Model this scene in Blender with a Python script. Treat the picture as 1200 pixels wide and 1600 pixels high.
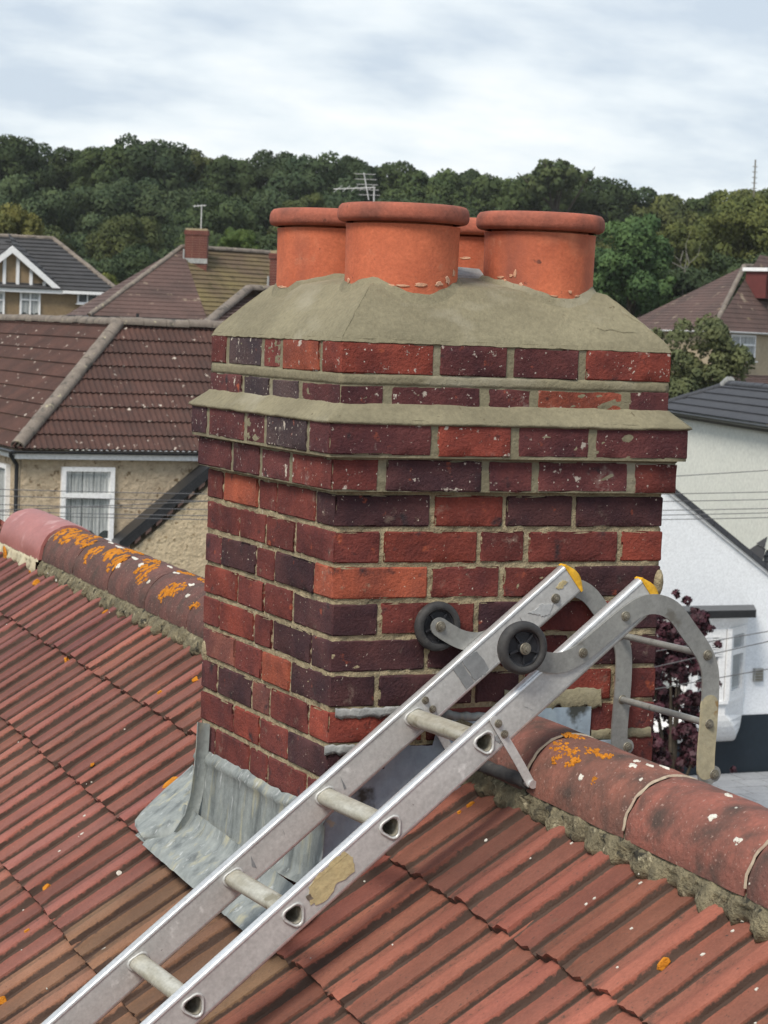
import bpy, math, random
import numpy as np
from mathutils import Vector, Matrix
R = math.radians
rnd = random.Random(7)
scene = bpy.context.scene
for o in list(bpy.data.objects): bpy.data.objects.remove(o)

# ---------------------------------------------------------------- camera
CX, CY, CZ = -1.8130, -4.2732, 0.4008          # metres; z = 0 is a bed joint under the oversailing courses
F_PX = 3557.0
YAW, PITCH, ROLL = 0.4226, 0.0777, 0.0373
def cam_axes():
    cy, sy, cp, sp = math.cos(YAW), math.sin(YAW), math.cos(PITCH), math.sin(PITCH)
    f = Vector((sy*cp, cy*cp, -sp)); r = Vector((cy, -sy, 0)); u = r.cross(f)
    c, s = math.cos(ROLL), math.sin(ROLL)
    return c*r+s*u, -s*r+c*u, f
RT, UP, FW = cam_axes()
CAM = Vector((CX, CY, CZ))
cd = bpy.data.cameras.new('camera'); cam = bpy.data.objects.new('camera', cd)
scene.collection.objects.link(cam)
m = Matrix((( RT.x, UP.x, -FW.x, CX), (RT.y, UP.y, -FW.y, CY), (RT.z, UP.z, -FW.z, CZ), (0, 0, 0, 1)))
cam.matrix_world = m
cd.sensor_fit = 'VERTICAL'; cd.sensor_height = 36; cd.lens = 36*F_PX/1600
cd.clip_start = .1; cd.clip_end = 3000
cd.dof.use_dof = True; cd.dof.focus_distance = 4.9; cd.dof.aperture_fstop = 20
scene.camera = cam
scene.render.resolution_x = 768; scene.render.resolution_y = 1024

# ---------------------------------------------------------------- world, sun, exposure
SUN_EL, SUN_AZ = 50, 234       # azimuth clockwise from +y
w = bpy.data.worlds.new('World'); scene.world = w; w.use_nodes = True
nt = w.node_tree; N = nt.nodes; Lk = nt.links; N.clear()
out = N.new('ShaderNodeOutputWorld'); bg = N.new('ShaderNodeBackground')
sky = N.new('ShaderNodeTexSky'); sky.sky_type = 'NISHITA'; sky.sun_disc = False
sky.sun_elevation = R(SUN_EL); sky.sun_rotation = R(SUN_AZ)
tc = N.new('ShaderNodeTexCoord'); sx = N.new('ShaderNodeSeparateXYZ')
Lk.new(tc.outputs['Generated'], sx.inputs[0])
def wm(op, a, b):
    n = N.new('ShaderNodeMath'); n.operation = op
    for i, v in enumerate((a, b)):
        if isinstance(v, (int, float)): n.inputs[i].default_value = v
        else: Lk.new(v, n.inputs[i])
    return n.outputs[0]
zz = wm('MAXIMUM', sx.outputs[2], 0.0); dz = wm('ADD', zz, .30)
cb = N.new('ShaderNodeCombineXYZ')
Lk.new(wm('DIVIDE', sx.outputs[0], dz), cb.inputs[0]); Lk.new(wm('DIVIDE', sx.outputs[1], dz), cb.inputs[1])
def wnoise(sc, det, rough, off):
    mp = N.new('ShaderNodeMapping'); mp.inputs['Location'].default_value = off
    mp.inputs['Rotation'].default_value = (0, 0, .42)
    mp.inputs['Scale'].default_value = (.75, 1.0, 1)
    n = N.new('ShaderNodeTexNoise'); n.inputs['Scale'].default_value = sc; n.inputs['Detail'].default_value = det
    n.inputs['Roughness'].default_value = rough
    Lk.new(cb.outputs[0], mp.inputs[0]); Lk.new(mp.outputs[0], n.inputs['Vector']); return n.outputs[0]
n1 = wnoise(1.5, 5, .55, (-5.2, 7.7, 1)); n2 = wnoise(5.5, 7, .55, (7, 2, 5))
rc = N.new('ShaderNodeValToRGB')
rc.color_ramp.elements[0].position = .43; rc.color_ramp.elements[0].color = (.55, .63, .72, 1)
rc.color_ramp.elements[1].position = .61; rc.color_ramp.elements[1].color = (.95, .96, .955, 1)
e = rc.color_ramp.elements.new(.51); e.color = (.76, .82, .86, 1)
cc_ = wm('ADD', wm('MULTIPLY', n1, .62), wm('MULTIPLY', n2, .38))
# clouds are thinner and whiter towards the horizon
lw = wm('MULTIPLY', wm('SUBTRACT', .14, zz), .5)
Lk.new(wm('ADD', cc_, lw), rc.inputs[0])
vm = N.new('ShaderNodeVectorMath'); vm.operation = 'SCALE'; vm.inputs['Scale'].default_value = 8.9
Lk.new(rc.outputs[0], vm.inputs[0])
mx = N.new('ShaderNodeMixRGB'); mx.inputs[0].default_value = .93
Lk.new(sky.outputs[0], mx.inputs[1]); Lk.new(vm.outputs[0], mx.inputs[2])
Lk.new(mx.outputs[0], bg.inputs[0]); bg.inputs[1].default_value = .1
Lk.new(bg.outputs[0], out.inputs[0])
sl = bpy.data.lights.new('sun', 'SUN'); sl.energy = 2.9; sl.angle = R(20); sl.color = (1, .93, .82)
so = bpy.data.objects.new('sun', sl); scene.collection.objects.link(so)
saz, sel = R(SUN_AZ), R(SUN_EL)
sdir = Vector((math.sin(saz)*math.cos(sel), math.cos(saz)*math.cos(sel), math.sin(sel)))
so.rotation_euler = sdir.to_track_quat('Z', 'Y').to_euler(); so.location = (-5, -8, 12)
scene.view_settings.view_transform = 'Standard'; scene.view_settings.look = 'None'
scene.view_settings.exposure = 0.40; scene.view_settings.gamma = 1
scene.view_settings.use_curve_mapping = False

# ---------------------------------------------------------------- measuring helpers
def ray(x, y): return FW + RT*((x-600)/F_PX) - UP*((y-800)/F_PX)
def at(x, y, b): return CAM + ray(x, y)*b                       # point b metres into the scene
def onpl(x, y, n, p):                                          # where a sight line meets a real plane
    r = ray(x, y); n = Vector(n); return CAM + r*((Vector(p)-CAM).dot(n)/r.dot(n))

# ---------------------------------------------------------------- object helpers
COL = scene.collection
def put(o, parent=None):
    COL.objects.link(o)
    if parent: o.parent = parent
    return o
def tag(o, label=None, cat=None, group=None, kind=None):
    if label: o['label'] = label
    if cat: o['category'] = cat
    if group: o['group'] = group
    if kind: o['kind'] = kind
    return o
def empty(name, loc, label=None, cat=None, group=None):
    o = bpy.data.objects.new(name, None); o.location = loc; o.empty_display_size = .2
    put(o); return tag(o, label, cat, group)
class MB:
    def __init__(s): s.v = []; s.f = []; s.mi = []; s.sm = []
    def add(s, vs, fs, mi=0, sm=False):
        b = len(s.v); s.v += [tuple(v) for v in vs]; s.f += [tuple(i+b for i in f) for f in fs]
        s.mi += [mi]*len(fs); s.sm += [sm]*len(fs)
    def box(s, a, b, mi=0):
        x0, y0, z0 = a; x1, y1, z1 = b
        s.add([(x0,y0,z0),(x1,y0,z0),(x1,y1,z0),(x0,y1,z0),(x0,y0,z1),(x1,y0,z1),(x1,y1,z1),(x0,y1,z1)],
              [(0,3,2,1),(4,5,6,7),(0,1,5,4),(1,2,6,5),(2,3,7,6),(3,0,4,7)], mi)
    def obox(s, o, ax, ay, az, mi=0):                          # box from corner o along three vectors
        o, ax, ay, az = map(Vector, (o, ax, ay, az))
        vs = [o, o+ax, o+ax+ay, o+ay]; vs += [v+az for v in vs]
        s.add(vs, [(0,3,2,1),(4,5,6,7),(0,1,5,4),(1,2,6,5),(2,3,7,6),(3,0,4,7)], mi)
    def tube(s, pts, r, n=10, mi=0, cap=True, sm=True):
        pts = [Vector(p) for p in pts]; rings = []
        rr = r if isinstance(r, (list, tuple)) else [r]*len(pts)
        up = None
        for i, p in enumerate(pts):
            t = (pts[min(i+1, len(pts)-1)]-pts[max(i-1, 0)]).normalized()
            if up is None: up = Vector((0,0,1)) if abs(t.z) < .9 else Vector((1,0,0))
            u = (up - t*up.dot(t)).normalized(); v = t.cross(u); up = u
            rings.append([p+(u*math.cos(a)+v*math.sin(a))*rr[i] for a in [2*math.pi*k/n for k in range(n)]])
        s.loft(rings, mi, cap, sm)
    def loft(s, rings, mi=0, cap=True, sm=True, close=True):
        n = len(rings[0]); vs = [v for r_ in rings for v in r_]; fs = []
        for i in range(len(rings)-1):
            for k in range(n if close else n-1):
                k2 = (k+1) % n; fs.append((i*n+k, i*n+k2, (i+1)*n+k2, (i+1)*n+k))
        s.add(vs, fs, mi, sm)
        if cap and close:
            s.add(rings[0], [tuple(range(n))[::-1]], mi); s.add(rings[-1], [tuple(range(n))], mi)
    def prism(s, poly, ext, mi=0):                             # planar polygon pushed along a vector
        poly = [Vector(p) for p in poly]; ext = Vector(ext); n = len(poly)
        s.add(poly+[p+ext for p in poly], [tuple(range(n))[::-1], tuple(range(n, 2*n))] +
              [(k, (k+1) % n, n+(k+1) % n, n+k) for k in range(n)], mi)
    def mesh(s, name, mats):
        me = bpy.data.meshes.new(name); me.from_pydata(s.v, [], s.f)
        for m_ in (mats if isinstance(mats, (list, tuple)) else [mats]): me.materials.append(m_)
        me.polygons.foreach_set('material_index', s.mi); me.polygons.foreach_set('use_smooth', s.sm)
        me.update(); return me
    def build(s, name, mats, parent=None):
        return put(bpy.data.objects.new(name, s.mesh(name, mats)), parent)
def fixn(o):
    import bmesh
    bm = bmesh.new(); bm.from_mesh(o.data); bmesh.ops.recalc_face_normals(bm, faces=bm.faces); bm.to_mesh(o.data); bm.free(); return o
def vn(*a):                                                    # cheap smooth value noise
    x, y, z = (list(a)+[0, 0])[:3]
    return (math.sin(x*1.7+y*2.3+1.3)+math.sin(y*3.1-x*1.1+z*2.1)+math.sin(z*2.7+x*2.9+.7)+math.sin(x*5.3+y*4.7+z*3.9))/4

# ---------------------------------------------------------------- materials
def mat(name, a, b=None, *args, **kw):
    world = kw.pop('world', None); m_ = mat_(name, a, b, *args, **kw)
    if world:
        t = m_.node_tree; nn = t.nodes; lk = t.links; p = nn['Principled BSDF']; src = p.inputs['Base Color'].links[0].from_socket
        g = nn.new('ShaderNodeNewGeometry'); n = nn.new('ShaderNodeTexNoise'); n.inputs['Scale'].default_value = world[0]; n.inputs['Detail'].default_value = 7; n.inputs['Roughness'].default_value = .65
        lk.new(g.outputs['Position'], n.inputs['Vector']); mr = nn.new('ShaderNodeMapRange'); mr.inputs[1].default_value = .35; mr.inputs[2].default_value = .65; lk.new(n.outputs[0], mr.inputs[0])
        x = nn.new('ShaderNodeMixRGB'); lk.new(mr.outputs[0], x.inputs[0]); x.inputs[1].default_value = (*world[1], 1); x.inputs[2].default_value = (*world[2], 1)
        y = nn.new('ShaderNodeMixRGB'); y.blend_type = 'MULTIPLY'; y.inputs[0].default_value = 1; lk.new(src, y.inputs[1]); lk.new(x.outputs[0], y.inputs[2])
        n2 = nn.new('ShaderNodeTexNoise'); n2.inputs['Scale'].default_value = world[0]*2.7; n2.inputs['Detail'].default_value = 8; n2.inputs['Roughness'].default_value = .72; lk.new(g.outputs['Position'], n2.inputs['Vector'])
        m2 = nn.new('ShaderNodeMapRange'); m2.inputs[1].default_value = .60; m2.inputs[2].default_value = .74; m2.inputs[4].default_value = world[4]; lk.new(n2.outputs[0], m2.inputs[0])
        z = nn.new('ShaderNodeMixRGB'); lk.new(m2.outputs[0], z.inputs[0]); lk.new(y.outputs[0], z.inputs[1]); z.inputs[2].default_value = (*world[3], 1); lk.new(z.outputs[0], p.inputs['Base Color'])
    return m_
def mat_(name, a, b=None, scale=8, rough=.8, bump=.3, bscale=60, objcol=False, spots=(), metal=0, spec=.3,
        stretch=(1,1,1), contrast=(.35,.65), attr=None, bdist=.004, detail=6, coat=0):
    m_ = bpy.data.materials.new(name); m_.use_nodes = True; t = m_.node_tree; nn = t.nodes; lk = t.links
    p = nn['Principled BSDF']; p.inputs['Roughness'].default_value = rough; p.inputs['Metallic'].default_value = metal
    p.inputs['Specular IOR Level'].default_value = spec
    co = nn.new('ShaderNodeTexCoord'); vec = co.outputs['Object']
    oi = nn.new('ShaderNodeObjectInfo')
    ad = nn.new('ShaderNodeVectorMath'); ad.operation = 'ADD'
    sc_ = nn.new('ShaderNodeMath'); sc_.operation = 'MULTIPLY'; sc_.inputs[1].default_value = 37.
    lk.new(oi.outputs['Random'], sc_.inputs[0]); lk.new(vec, ad.inputs[0]); lk.new(sc_.outputs[0], ad.inputs[1]); vec = ad.outputs[0]
    mp = nn.new('ShaderNodeMapping'); mp.inputs['Scale'].default_value = stretch; lk.new(vec, mp.inputs[0])
    def noise(s_, v=None, d=detail, r_=.6):
        n = nn.new('ShaderNodeTexNoise'); n.inputs['Scale'].default_value = s_; n.inputs['Detail'].default_value = d
        n.inputs['Roughness'].default_value = r_; lk.new(v or mp.outputs[0], n.inputs['Vector']); return n.outputs[0]
    def ramp(v, lo, hi):
        r_ = nn.new('ShaderNodeMapRange'); r_.inputs[1].default_value = lo; r_.inputs[2].default_value = hi
        r_.clamp = True; lk.new(v, r_.inputs[0]); return r_.outputs[0]
    def mix(f, c1, c2, typ='MIX'):
        x = nn.new('ShaderNodeMixRGB'); x.blend_type = typ
        if isinstance(f, float): x.inputs[0].default_value = f
        else: lk.new(f, x.inputs[0])
        for i, c in ((1, c1), (2, c2)):
            if isinstance(c, tuple): x.inputs[i].default_value = (*c[:3], 1)
            else: lk.new(c, x.inputs[i])
        return x.outputs[0]
    b = b or tuple(c*.75 for c in a)
    col = mix(ramp(noise(scale), *contrast), a, b)
    if objcol: col = mix(1., col, oi.outputs['Color'], 'MULTIPLY')
    fine = noise(bscale, vec, 4, .65)
    col = mix(.55, col, mix(ramp(fine, .3, .7), (.72,.72,.72), (1.22,1.22,1.22)), 'MULTIPLY')
    for (c, s_, lo, hi, *o_) in spots:
        v = noise(s_, vec if not o_ else mp.outputs[0], 5, .55)
        f = ramp(v, lo, hi); col = mix(f, col, c)
    if attr:                                                   # tone bands kept as mesh attributes, broken up by noise
        at_ = nn.new('ShaderNodeAttribute'); at_.attribute_name = attr[0]
        s2 = nn.new('ShaderNodeMath'); s2.operation = 'ADD'
        s3 = nn.new('ShaderNodeMath'); s3.operation = 'MULTIPLY_ADD'; s3.inputs[1].default_value = 1.1; s3.inputs[2].default_value = -.55
        lk.new(noise(attr[2], vec, 6, .7), s3.inputs[0]); lk.new(at_.outputs['Fac'], s2.inputs[0]); lk.new(s3.outputs[0], s2.inputs[1])
        wn_ = nn.new('ShaderNodeAttribute'); wn_.attribute_name = 'dull_band'; wa = nn.new('ShaderNodeMath'); wa.operation = 'ADD'
        lk.new(wn_.outputs['Fac'], wa.inputs[0]); lk.new(s3.outputs[0], wa.inputs[1])
        col = mix(ramp(wa.outputs[0], .2, .8), col, mix(1., col, (.76,.82,.82), 'MULTIPLY'))
        col = mix(ramp(s2.outputs[0], .38, .62), col, attr[1])
    lk.new(col, p.inputs['Base Color'])
    if coat: p.inputs['Coat Weight'].default_value = coat
    if bump:
        bp = nn.new('ShaderNodeBump'); bp.inputs['Strength'].default_value = bump; bp.inputs['Distance'].default_value = bdist
        hs = nn.new('ShaderNodeMath'); hs.operation = 'ADD'
        lk.new(fine, hs.inputs[0]); lk.new(noise(bscale*.22, vec, 5, .6), hs.inputs[1])
        lk.new(hs.outputs[0], bp.inputs['Height']); lk.new(bp.outputs[0], p.inputs['Normal'])
    return m_
M = {}
M['brick'] = mat('brick', (1.30,1.25,1.15), (.62,.66,.78), 9, .86, .8, 150, True,
                 spots=(((.30,.075,.04), 26, .66, .74), ((.52,.47,.40), 120, .68, .72), ((.028,.020,.024), 20, .62, .74), ((.26,.21,.15), 17, .70, .78)), contrast=(.34,.66), bdist=.004, world=(5., (.80,.72,.72), (1.22,1.2,1.15), (.30,.24,.19), .55))
M['brick_cap'] = mat('brick_cap', (1.30,1.25,1.15), (.62,.66,.78), 9, .84, .8, 150, True,
                 spots=(((.30,.075,.04), 28, .65, .74), ((.46,.42,.36), 34, .65, .69), ((.50,.46,.40), 110, .65, .69), ((.028,.020,.024), 20, .64, .74)), contrast=(.34,.66), bdist=.004, world=(5., (.80,.75,.78), (1.2,1.18,1.15), (.36,.32,.28), .6))
M['old_mortar'] = mat('old_mortar', (.41,.34,.215), (.25,.205,.13), 22, .95, 1., 110, spots=(((.07,.065,.05), 12, .60, .72), ((.5,.45,.34), 35, .64, .72)), bdist=.008)
M['new_mortar'] = mat('new_mortar', (.235,.21,.138), (.18,.16,.105), 5, .9, .7, 90, spots=(((.32,.295,.225), 3.2, .55, .72, 1), ((.13,.11,.07), 60, .68, .72), ((.15,.13,.085), 7, .66, .75)), bdist=.004, stretch=(1,1,2))
M['terracotta'] = mat('terracotta', (.58,.165,.082), (.42,.11,.058), 4, .74, .5, 130, spots=(((.13,.05,.035), 42, .68, .73), ((.66,.26,.15), 5, .58, .78), ((.28,.09,.06), 7, .52, .75, 1)), bdist=.002, stretch=(1,1,.4), world=(7., (.86,.80,.78), (1.08,1.08,1.05), (.60,.34,.22), .28))
M['pot_rim'] = mat('pot_rim', (.40,.12,.075), (.20,.072,.052), 11, .85, .7, 130, spots=(((.08,.04,.03), 30, .66, .72),), bdist=.002)
M['pale_daub'] = mat('pale_daub', (.58,.36,.25), (.50,.25,.15), 20, .9, .6, 90)
M['tile'] = mat('tile', (1.12,1.02,.97), (.78,.78,.78), 5, .82, .6, 160, True,
                spots=(((.10,.055,.045), 120, .63, .72), ((.55,.5,.45), 26, .745, .76)), contrast=(.3,.7), world=(3.2, (.74,.72,.72), (1.10,1.10,1.08), (.105,.07,.048), .42), attr=('dark_band', (.075,.047,.036), 60), bdist=.003, stretch=(.35,1,1))
M['tile_far'] = mat('tile_far', (.092,.046,.037), (.056,.031,.026), 1.2, .85, .5, 30, spots=(((.50,.44,.38), 7.5, .665, .69), ((.06,.035,.03), 2.5, .58, .7)), bdist=.01)
M['ridge'] = mat('ridge', (.225,.092,.072), (.13,.066,.055), 9, .88, .8, 90, True, spots=(((.075,.05,.042), 13, .46, .70), ((.36,.24,.20), 140, .62, .72)), bdist=.005)
M['lichen'] = mat('lichen', (.62,.24,.02), (.45,.16,.012), 30, .95, .9, 140, bdist=.006)
M['droppings'] = mat('droppings', (.66,.64,.58), (.5,.48,.42), 40, .9, .4, 90)
M['pink_ridge'] = mat('pink_ridge', (.36,.135,.12), (.29,.105,.095), 4, .45, .15, 60, spots=(((.55,.35,.33), 9, .6, .8),))
M['cream_mortar'] = mat('cream_mortar', (.55,.50,.36), (.46,.40,.28), 14, .9, .6, 70)
M['mossy_mortar'] = mat('mossy_mortar', (.25,.215,.135), (.12,.105,.07), 26, .97, 1., 80, spots=(((.04,.038,.03), 30, .58, .66), ((.42,.37,.25), 36, .62, .7)), bdist=.012)
M['joint_line'] = mat('joint_line', (.42,.36,.27), (.30,.22,.17), 30, .9, .5, 90)
M['lead'] = mat('lead', (.27,.29,.28), (.18,.20,.20), 7, .62, .5, 45, metal=.05, spec=.4, spots=(((.36,.345,.25), 8, .55, .70, 1), ((.085,.095,.095), 7, .55, .74, 1), ((.50,.52,.52), 14, .60, .74, 1)), bdist=.004, stretch=(3.5,3.5,.7))
M['blue_lead'] = mat('blue_lead', (.33,.40,.46), (.23,.29,.35), 5, .6, .35, 40, metal=0, spec=.4, spots=(((.31,.38,.43), 6, .54, .68, 1), ((.05,.055,.05), 6, .63, .68), ((.42,.40,.32), 22, .66, .7)), bdist=.004, stretch=(2.5,2.5,.8))
M['white_lead'] = mat('white_lead', (.40,.40,.385), (.25,.255,.25), 16, .6, .6, 60, metal=.2, bdist=.005)
M['alu'] = mat('aluminium', (.55,.55,.54), (.43,.43,.42), 5, .46, .15, 120, metal=.2, spec=.5, spots=(((.30,.295,.28), 8, .60, .74), ((.70,.70,.69), 18, .64, .7), ((.20,.19,.18), 55, .70, .73)), bdist=.001, stretch=(.5,2,2))
M['alu_bright'] = mat('aluminium_edge', (.72,.73,.74), (.58,.58,.58), 12, .35, .1, 120, metal=.6, spec=.5, bdist=.001, stretch=(.3,2,2))
M['steel'] = mat('galvanised_steel', (.36,.36,.34), (.27,.27,.26), 10, .5, .2, 100, metal=.5, spec=.5, spots=(((.18,.17,.15), 16, .62, .7),), bdist=.001)
M['splashed_steel'] = mat('splashed_steel', (.42,.37,.24), (.33,.30,.21), 18, .8, .5, 80, spots=(((.25,.17,.08), 18, .62, .66),), bdist=.002)
M['rung'] = mat('rung_metal', (.56,.54,.47), (.40,.37,.29), 16, .5, .2, 90, metal=.45, spec=.5, bdist=.001, stretch=(3,.6,3), spots=(((.28,.25,.18), 20, .62, .7),))
M['bolt'] = mat('bolt_metal', (.30,.28,.23), (.16,.14,.11), 60, .5, .4, 200, metal=.6, bdist=.001)
M['yellow'] = mat('yellow_plastic', (.75,.42,.03), (.6,.32,.02), 40, .5, .2, 100)
M['rubber'] = mat('rubber', (.035,.035,.037), (.055,.053,.052), 30, .7, .4, 140, spots=(((.12,.11,.10), 40, .62, .72),), bdist=.001)
M['black_plastic'] = mat('black_plastic', (.02,.021,.026), (.03,.03,.034), 30, .45, .1, 100)
M['dark_inside'] = mat('dark_inside', (.05,.05,.05), None, 20, .9, 0)
M['tape'] = mat('grey_tape', (.25,.26,.27), (.19,.2,.205), 20, .45, .5, 60, bdist=.002)
M['stain'] = mat('mortar_stain', (.50,.41,.22), (.42,.35,.2), 22, .9, .8, 90, bdist=.002, spots=(((.2,.13,.05), 26, .66, .7),))
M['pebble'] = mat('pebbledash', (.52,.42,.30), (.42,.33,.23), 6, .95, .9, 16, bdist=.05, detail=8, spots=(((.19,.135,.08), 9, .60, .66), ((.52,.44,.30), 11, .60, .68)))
M['pebble_lit'] = mat('pebbledash_lit', (.58,.47,.32), (.50,.40,.27), 6, .95, .9, 16, bdist=.05, detail=8, spots=(((.25,.18,.10), 9, .61, .67), ((.6,.5,.33), 11, .60, .68)))  # paler copy of the pebbledash, light on the gable put into its colour
M['brown_wall'] = mat('brown_pebbledash', (.27,.195,.115), (.23,.165,.10), 2, .95, .3, 10)
M['beige_wall'] = mat('beige_render', (.44,.36,.25), (.40,.32,.22), 1, .95, .3, 8)
M['white_paint'] = mat('white_paint', (.80,.80,.80), (.77,.77,.78), 3, .45, .05, 20)
M['white_wall'] = mat('white_render', (.82,.84,.87), (.80,.82,.85), .8, .9, .1, 30, bdist=.005)
M['cream_wall'] = mat('off_white_render', (.76,.77,.71), (.73,.745,.69), .9, .9, .25, 10, bdist=.02)
M['black_paint'] = mat('black_gloss', (.018,.019,.022), (.026,.027,.03), 6, .35, .05, 20)
M['navy'] = mat('dark_navy_paint', (.010,.018,.027), (.014,.022,.032), 2, .5, .1, 10)
M['black_tile'] = mat('black_tile', (.045,.047,.055), (.055,.057,.065), 2, .6, .2, 20)
M['slate_roof'] = mat('dark_slate', (.058,.056,.058), (.043,.042,.044), 1.5, .8, .3, 12)
M['brown_roof'] = mat('brown_tile', (.118,.072,.062), (.078,.052,.046), .8, .9, .4, 9, spots=(((.26,.2,.15), 2.2, .63, .68), ((.20,.15,.05), 1.1, .68, .78)), bdist=.02)
M['moss_roof'] = mat('mossy_tile', (.165,.13,.058), (.11,.075,.052), .7, .95, .4, 9, spots=(((.09,.07,.035), 3, .55, .65),), bdist=.02)
M['hip_grey'] = mat('weathered_ridge', (.22,.185,.155), (.15,.125,.105), 3, .9, .6, 25, spots=(((.09,.08,.07), 5, .56, .66), ((.36,.32,.22), 7, .62, .7)), bdist=.015)
M['far_brick'] = mat('far_brick', (.17,.065,.05), (.13,.05,.042), 4, .9, .3, 20)
M['red_cladding'] = mat('red_cladding', (.13,.032,.03), (.10,.028,.026), 3, .8, .2, 12)
M['curtain'] = mat('net_curtain', (.80,.81,.80), (.45,.47,.47), 5, .9, .3, 20, stretch=(4,4,.3))
M['cable'] = mat('cable_rubber', (.13,.13,.14), None, 5, .6, 0)
M['ground'] = mat('ground_mixed', (.07,.075,.04), (.05,.045,.035), .1, .95, .3, 2)
M['paving'] = mat('paving_slab', (.30,.31,.33), (.24,.25,.27), 1.2, .85, .3, 14)
M['bark'] = mat('bark', (.08,.065,.05), (.05,.04,.03), 6, .95, .6, 20)
M['dead_wood'] = mat('dead_wood', (.17,.165,.14), (.12,.115,.10), 6, .95, .4, 20)
def leafmat(name, a, b):
    m_ = mat(name, a, b, .55, .8, 0, 3, True, contrast=(.3,.7), spec=.15); t = m_.node_tree; p = t.nodes['Principled BSDF']
    tr_ = t.nodes.new('ShaderNodeBsdfTranslucent'); mx_ = t.nodes.new('ShaderNodeMixShader'); mx_.inputs[0].default_value = .3
    t.links.new(p.inputs['Base Color'].links[0].from_socket, tr_.inputs[0]); t.links.new(p.outputs[0], mx_.inputs[1]); t.links.new(tr_.outputs[0], mx_.inputs[2])
    t.links.new(mx_.outputs[0], t.nodes['Material Output'].inputs[0]); return m_
M['leaf'] = leafmat('leaves', (1.25,1.2,1.0), (.62,.72,.75))
M['plum_leaf'] = mat('plum_leaves', (.075,.020,.032), (.035,.014,.020), 4, .6, 0, 20, spec=.3)
def glass():
    m_ = bpy.data.materials.new('window_glass'); m_.use_nodes = True; p = m_.node_tree.nodes['Principled BSDF']
    p.inputs['Base Color'].default_value = (.10,.12,.12,1); p.inputs['Roughness'].default_value = .06
    p.inputs['Alpha'].default_value = .16; p.inputs['Specular IOR Level'].default_value = .6; return m_
M['glass'] = glass()
def simple(name, c, r):
    m_ = bpy.data.materials.new(name); m_.use_nodes = True; p = m_.node_tree.nodes['Principled BSDF']
    p.inputs['Base Color'].default_value = (*c, 1); p.inputs['Roughness'].default_value = r; return m_
M['room'] = simple('dark_room', (.03,.035,.035), .9); M['pale_room'] = simple('pale_room_sheet', (.45,.47,.48), .9)

# ================================================================ GROUND AND HILL
GZ = -7.9
fwh = Vector((FW.x, FW.y, 0)).normalized(); rth = Vector((fwh.y, -fwh.x, 0))
def gz(a, b):
    t = min(max((b-52)/60, 0), 1); t = t*t*(3-2*t); t2 = min(max((b-110)/90, 0), 1); t2 = t2*t2*(3-2*t2)
    return GZ + 4.2*t + (7.5-a*.05)*t2
mb = MB(); As = [-900,-500,-250,-150,-100,-70,-50,-35,-22,-12,-5,0,5,12,22,35,50,70,100,150,250,500,900]
Bs = [-300,-60,-10,10,30,50,60,70,80,90,100,110,125,140,155,170,185,200,230,300,600,1800]
vs = []
for b in Bs:
    for a in As:
        p = Vector((CX, CY, 0)) + rth*a + fwh*b; vs.append((p.x, p.y, gz(max(-60, min(60, a)), b)))
fs = [(j*len(As)+i, j*len(As)+i+1, (j+1)*len(As)+i+1, (j+1)*len(As)+i) for j in range(len(Bs)-1) for i in range(len(As)-1)]
mb.add(vs, fs, 0, True); tag(mb.build('ground', M['ground']), kind='structure')

# ================================================================ OUR ROOF (frame: h across, d along the ridge, s down the slope)
d = Vector((.0530, .9986, 0)).normalized(); h = Vector((d.y, -d.x, 0))
PT = R(35); s = -h*math.cos(PT) - Vector((0,0,1))*math.sin(PT); nrm = d.cross(s); nrm = nrm if nrm.z > 0 else -nrm
O = Vector((-.01, .6, -.772))
def RP(u, sv, off=0): return O + d*u + s*sv + nrm*off          # point on our visible slope
RZ = -.485; RH = .41                                           # ridge axis: height and position across
house = empty('tiled_roof', O+s*2, 'red interlocking tiled roof of the nearest house, below the brick chimney', 'roof')
def L_(p): return Vector(p) - house.location
PROF = [(0,.0), (.012,.0), (.03,.006), (.07,.0045), (.14,.006), (.22,.011), (.30,.0195), (.35,.0250), (.39,.0262), (.50,.0272), (.55,.0268), (.561,.023), (.570,.011), (.584,.0075), (.605,.0070),
        (.70,.0085), (.78,.010), (.88,.0115), (.958,.0115), (.972,.001), (1.,0.)]
DARK_BAND = [.95, .95, .30, .36, .33, .22, .08, -.05, -.15, -.15, .02, .45, .95, .75, .12, .03, .12, .10, .20, .95, .95]  # darker at the joints, in the pan and on the steep drop
TL = .345; GA = .295
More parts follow.
